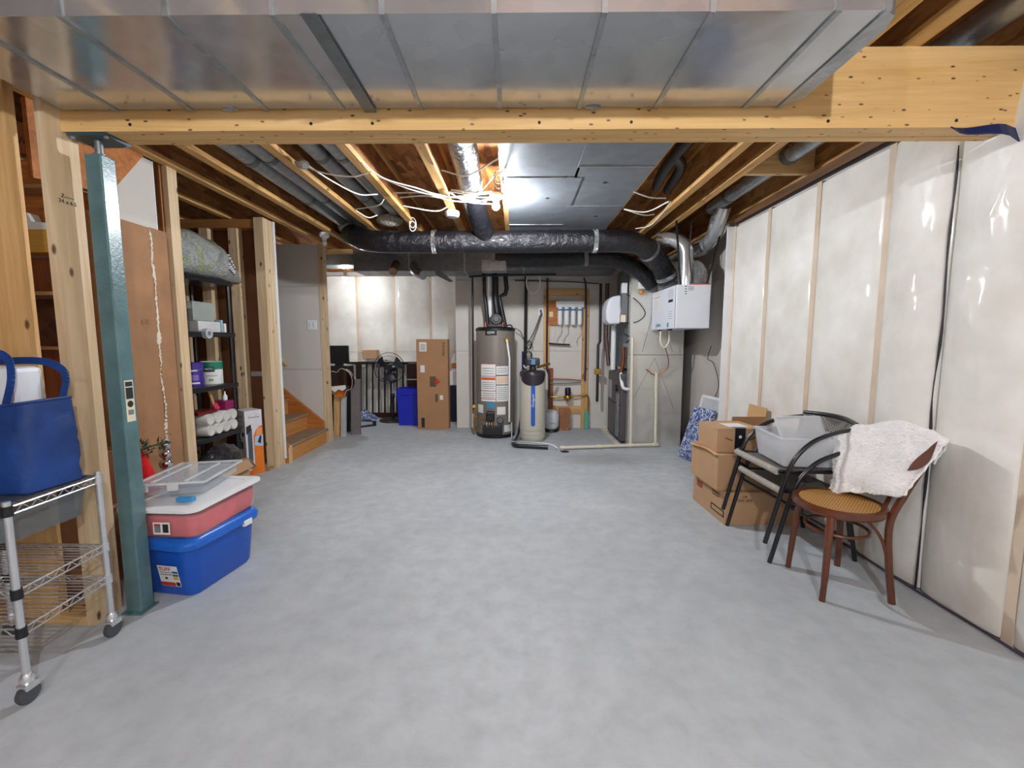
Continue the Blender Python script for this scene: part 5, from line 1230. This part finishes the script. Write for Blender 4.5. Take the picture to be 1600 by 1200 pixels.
for z, r_ in ((.54,.04), (.61,.036), (.67,.03)): obj('bauble', MB().ball((-2.33, 2.76, z), r_, 14, 10), M('silver_bauble', (214,216,222), .12, 1, .05), og, smooth=True)

# ================================================================== tubs beside the post
def rtub(name, label, c, rz, z0, h, a0, a1, m, r=.06, lid=None):
    t = thing(name, label, 'tub', (c[0], c[1], z0), rz, local=True)
    def ring(hx, hy, z, rr_):
        pts = []
        for cx, cy, s in ((hx-rr_, hy-rr_, 0), (-hx+rr_, hy-rr_, 1), (-hx+rr_, -hy+rr_, 2), (hx-rr_, -hy+rr_, 3)):
            for k in range(7):
                a = PI/2*s+PI/2*k/6
                pts.append((cx+rr_*math.cos(a), cy+rr_*math.sin(a), z))
        return pts
    return t, ring
def loft(rings):
    mb_ = MB(); n = len(rings[0])
    mb_.add([p for q in rings for p in q], [(i*n+k, i*n+(k+1) % n, (i+1)*n+(k+1) % n, (i+1)*n+k) for i in range(len(rings)-1) for k in range(n)] + [tuple(range(n))[::-1], tuple(range((len(rings)-1)*n, len(rings)*n))])
    return mb_
tub_blue = M('tub_blue_plastic', (22,84,186), .32, 0, .05, 3)
t1, ring = rtub('storage_tub', 'big bright blue storage tub on the floor beside the teal post', (-1.845, 2.36), -.15, 0, .33, None, None, None)
obj('tub_body', loft([ring(.165,.2,0,.05), ring(.178,.213,.02,.06), ring(.198,.238,.27,.07)]), tub_blue, t1, smooth=True)
obj('tub_lid', loft([ring(.205,.245,.268,.07), ring(.218,.258,.272,.075), ring(.222,.262,.3,.075), ring(.214,.254,.318,.075), ring(.2,.24,.33,.07), ring(.19,.23,.33,.06), ring(.185,.225,.322,.06)]), M('tub_lid_blue', (30,100,200), .3, 0, .05, 3), t1, smooth=True)
obj('lid_clip', MB().box(.205, .226, .1, .16, .255, .29), white_p, t1, bevel=.003)
lbl = obj('tub_label', MB().slab(lambda u, v: (-.01+.12*u, -.2155-.022*v, .05+.13*v), 2, 2, (0,.001,0)), paper, t1, label='product label reading TUFF')
tl = lambda z: -.2165-.022*(z-.05)/.13
text('label_letters', 'TUFF', .04, print_r, lbl, (.035, tl(.16)-.001, .16), (1,0,0), (0,-.16,1))
for x0, x1, z0, z1, m in ((-.008,.08,.06,.082,print_r), (.085,.108,.062,.085,print_k), (.075,.108,.1,.115,M('label_yellow', (224,170,60), .5)), (.075,.108,.12,.132,M('label_green', (40,110,70), .5)), (.0,.07,.125,.13,print_g), (.0,.07,.138,.142,print_g), (.025,.04,.1,.112,print_k), (.075,.108,.138,.15,M('label_blue', (40,80,160), .5))):
    obj('label_block', MB().slab(lambda u, v, a=(x0,x1,z0,z1): (a[0]+(a[1]-a[0])*u, tl(a[2]+(a[3]-a[2])*v)-.0006, a[2]+(a[3]-a[2])*v), 1, 1, (0,.0004,0)), m, lbl)
t3, ring = rtub('underbed_tub', 'shallow clear tub full of red things under a white lid on the blue tub', (-1.835, 2.36), -.04, .332, .16, None, None, None)
obj('tub_body', loft([ring(.185,.235,0,.05), ring(.195,.25,.02,.05), ring(.2,.262,.145,.05)]), clear('clear_pinkish_plastic', (232,214,214), .22, .12), t3, smooth=True)
obj('red_contents', loft([ring(.18,.23,.006,.045), ring(.188,.245,.06,.045), ring(.19,.25,.115,.05), ring(.17,.23,.128,.05)]), M('red_fabric_contents', (214,78,88), .8, 0, .25, 9), t3, smooth=True)
obj('tub_lid', loft([ring(.21,.272,.145,.055), ring(.22,.284,.15,.055), ring(.22,.284,.165,.055), ring(.205,.27,.17,.05), ring(.16,.225,.17,.05), ring(.155,.22,.163,.05)]), white_p, t3, smooth=True)
lb2 = obj('tub_label', MB().box(-.02, .07, -.2645, -.2632, .03, .095), paper, t3)
obj('label_block', MB().box(-.012, .02, -.2652, -.2645, .04, .085), print_g, lb2); obj('label_block', MB().box(.032, .062, -.2652, -.2645, .04, .085), print_k, lb2); obj('label_block', MB().box(-.012, .02, -.2654, -.2645, .076, .086), print_r, lb2)
t4 = thing('flat_container', 'flat clear lidded container lying askew on the white tub lid', 'container', (-1.9, 2.43, .51), .22, local=True)
cw = clear('bluish_clear_plastic', (226,236,246), .3, .12)
tilt = lambda x, y, z: (x, y, z+.018*(1-(y+.25)/.5)+.004)
for nm, a, b, z0, z1 in (('tray', .15, .22, .0, .035), ('tray', .155, .23, .04, .055)):
    mb_ = MB().box(-a, a, -b, b, z0, z1); mb_.v = [Vector(tilt(*p)) for p in mb_.v]
    obj(nm, mb_, cw, t4, bevel=.006)
mb_ = MB().box(-.17, .17, -.245, .245, .056, .064); mb_.v = [Vector(tilt(*p)) for p in mb_.v]; obj('container_lid', mb_, cw, t4, bevel=.003)
rbm = MB()
for p, q in (((-.17,-.245), (.17,-.245)), ((.17,-.245), (.17,.245)), ((.17,.245), (-.17,.245)), ((-.17,.245), (-.17,-.245)), ((-.1,-.2), (-.1,.2)), ((.06,-.2), (.06,.2))):
    rbm.beam(tilt(p[0],p[1],.066), tilt(q[0],q[1],.066), .012, .01)
obj('lid_ribs', rbm, clear('pale_clear_plastic', (230,234,236), .7, .15), t4)
for x in (-.12, .02): obj('latch', MB().box(x-.025, x+.025, -.256, -.24, .05, .09), clear('pale_clear_plastic', (230,234,236), .7, .15), t4, bevel=.003)
solo('blue_packet', bx(-1.8, -1.71, 2.17, 2.2, .505, .528), M('bright_blue_packet', (60,150,214), .4), 'small bright blue packet peeking out under the flat clear container', 'packet', bevel=.004)

# ================================================================== wire cart at the near left
wc = thing('wire_cart', 'chrome wire shelving cart on castors in front of the near studs', 'cart', (-2.09, 1.655, 0))
PX = [(-1.865,1.84), (-1.84,1.475), (-2.33,1.84), (-2.31,1.475)]
for x, y in PX:
    obj('cart_post', MB().tube([(x,y,.1), (x,y,.775)], .0125, 12), chrome, wc, smooth=True)
    ca = obj('castor', MB().lathe([(0,-.012), (.035,-.012), (.038,0), (.035,.012), (0,.012)], (x+.01, y-.01, .038), 18, 'x'), M('castor_rubber', (70,72,76), .5), wc, smooth=True)
    obj('castor_fork', bx(x-.012, x+.03, y-.03, y+.02, .055, .08), chrome, ca, bevel=.004)
    obj('castor_stem', MB().lathe([(.022,.08), (.022,.095), (.014,.11)], (x, y, 0), 12), chrome, ca, smooth=True)
def wshelf(z):
    g = MB()
    cs = [PX[0], PX[1], PX[3], PX[2]]
    for i in range(4):
        a, b = cs[i], cs[(i+1) % 4]
        g.tube([(a[0],a[1],z), (b[0],b[1],z)], .0035, 6); g.tube([(a[0],a[1],z-.028), (b[0],b[1],z-.028)], .0035, 6)
        n = 14; zig = [(a[0]+(b[0]-a[0])*k/n, a[1]+(b[1]-a[1])*k/n, z-.026*(k % 2)-.001) for k in range(n+1)]
        g.tube(zig, .0022, 5)
    obj('shelf_frame', g, chrome, wc)
    d = MB()
    for k in range(1, 16):
        f_ = k/16
        a = (PX[1][0]+(PX[0][0]-PX[1][0])*f_, PX[1][1]+(PX[0][1]-PX[1][1])*f_); b = (PX[3][0]+(PX[2][0]-PX[3][0])*f_, PX[3][1]+(PX[2][1]-PX[3][1])*f_)
        d.tube([(a[0],a[1],z+.003), (b[0],b[1],z+.003)], .002, 5)
    obj('wire_deck', d, chrome, wc)
    for x, y in PX: obj('collar', MB().lathe([(.014,z-.03), (.0175,z-.03), (.0165,z+.008), (.014,z+.008)], (x, y, 0), 12), black_p if (x, y) != PX[0] else chrome, wc, smooth=True)
for z in (.75, .435, .285): wshelf(z)
solo('shelf_liner', bx(-2.31, -1.87, 1.49, 1.835, .756, .76), clear('smoky_liner', (70,80,92), .6, .1), 'smoky plastic liner sheet lying on the top of the wire cart', 'liner')
tr_ = thing('clear_tray', 'smoky clear tray hanging under the top of the wire cart', 'tray', (-2.08, 1.66, .59), local=True)
open_bin(tr_, .19, .15, .125, clear('smoky_clear_tray', (120,130,134), .35, .1), .004, .006, .9)
# blue reusable bag with white boxes
bag_m = M('blue_bag_fabric', (8,54,120), .6, 0, .3, 5, .5, 14)
rb_ = thing('shopping_bag', 'blue reusable shopping bag standing on the wire cart', 'bag', (-2.12, 1.7, .762))
def bagwall(u, v):
    a = 2*PI*u
    cx, cy = -2.13, 1.7
    sx_ = .255*(1+.02*v); sy_ = .13*(1-.15*v)
    e = 2/5
    x = sx_*math.copysign(abs(math.cos(a))**e, math.cos(a)); y = sy_*math.copysign(abs(math.sin(a))**e, math.sin(a))
    w_ = .008*nz(u*7, v*4, 1)+.006*nz(u*20, v*11, 3)
    return (cx+x+w_, cy+y+w_, .764+(.335+.02*math.cos(a))*v)
obj('bag_body', MB().grid(bagwall, 60, 14, True).grid(lambda u, v: (-2.13+.25*(2*u-1), 1.7+.12*(2*v-1), .764), 1, 1), bag_m, rb_, smooth=True)
obj('bag_seam', MB().tube([bagwall(i/60, 1) for i in range(60)], .006, 6, closed=True), bag_m, rb_, smooth=True)
hnd = spline([(-1.96,1.6,1.08), (-1.94,1.62,1.22), (-1.98,1.63,1.3), (-2.14,1.61,1.325), (-2.3,1.6,1.33)], 7)
hm_ = MB()
for i in range(len(hnd)-1): hm_.beam(hnd[i], hnd[i+1], .03, .003, (0,-1,.2))
obj('bag_handle', hm_, bag_m, rb_)
hnd = spline([(-1.935,1.78,1.08), (-1.91,1.79,1.2), (-1.95,1.79,1.25), (-2.05,1.79,1.27), (-2.3,1.79,1.26)], 7)
hm_ = MB()
for i in range(len(hnd)-1): hm_.beam(hnd[i], hnd[i+1], .03, .003, (0,-1,.2))
obj('bag_handle', hm_, bag_m, rb_)
wbx = thing('white_box', 'white lidded box poking out of the blue shopping bag', 'box', (-2.12, 1.7, .78))
obj('box_body', bx(-2.34, -1.955, 1.635, 1.75, .78, 1.25), white_m, wbx, bevel=.02)
obj('inner_panel', bx(-2.34, -2.02, 1.628, 1.64, 1.08, 1.215), white_p, wbx, bevel=.006)
# brown cartons behind the cart
carton('brown carton on the floor behind the wire cart and near studs', (-2.42, 2.3), (.17, .16), 0, .44, 0, cardb_d, .006)
carton('darker carton standing on the brown one behind the near studs', (-2.4, 2.3), (.14, .12), .44, .3, .1, M('deep_brown_card', (120,66,36), .7), .006)
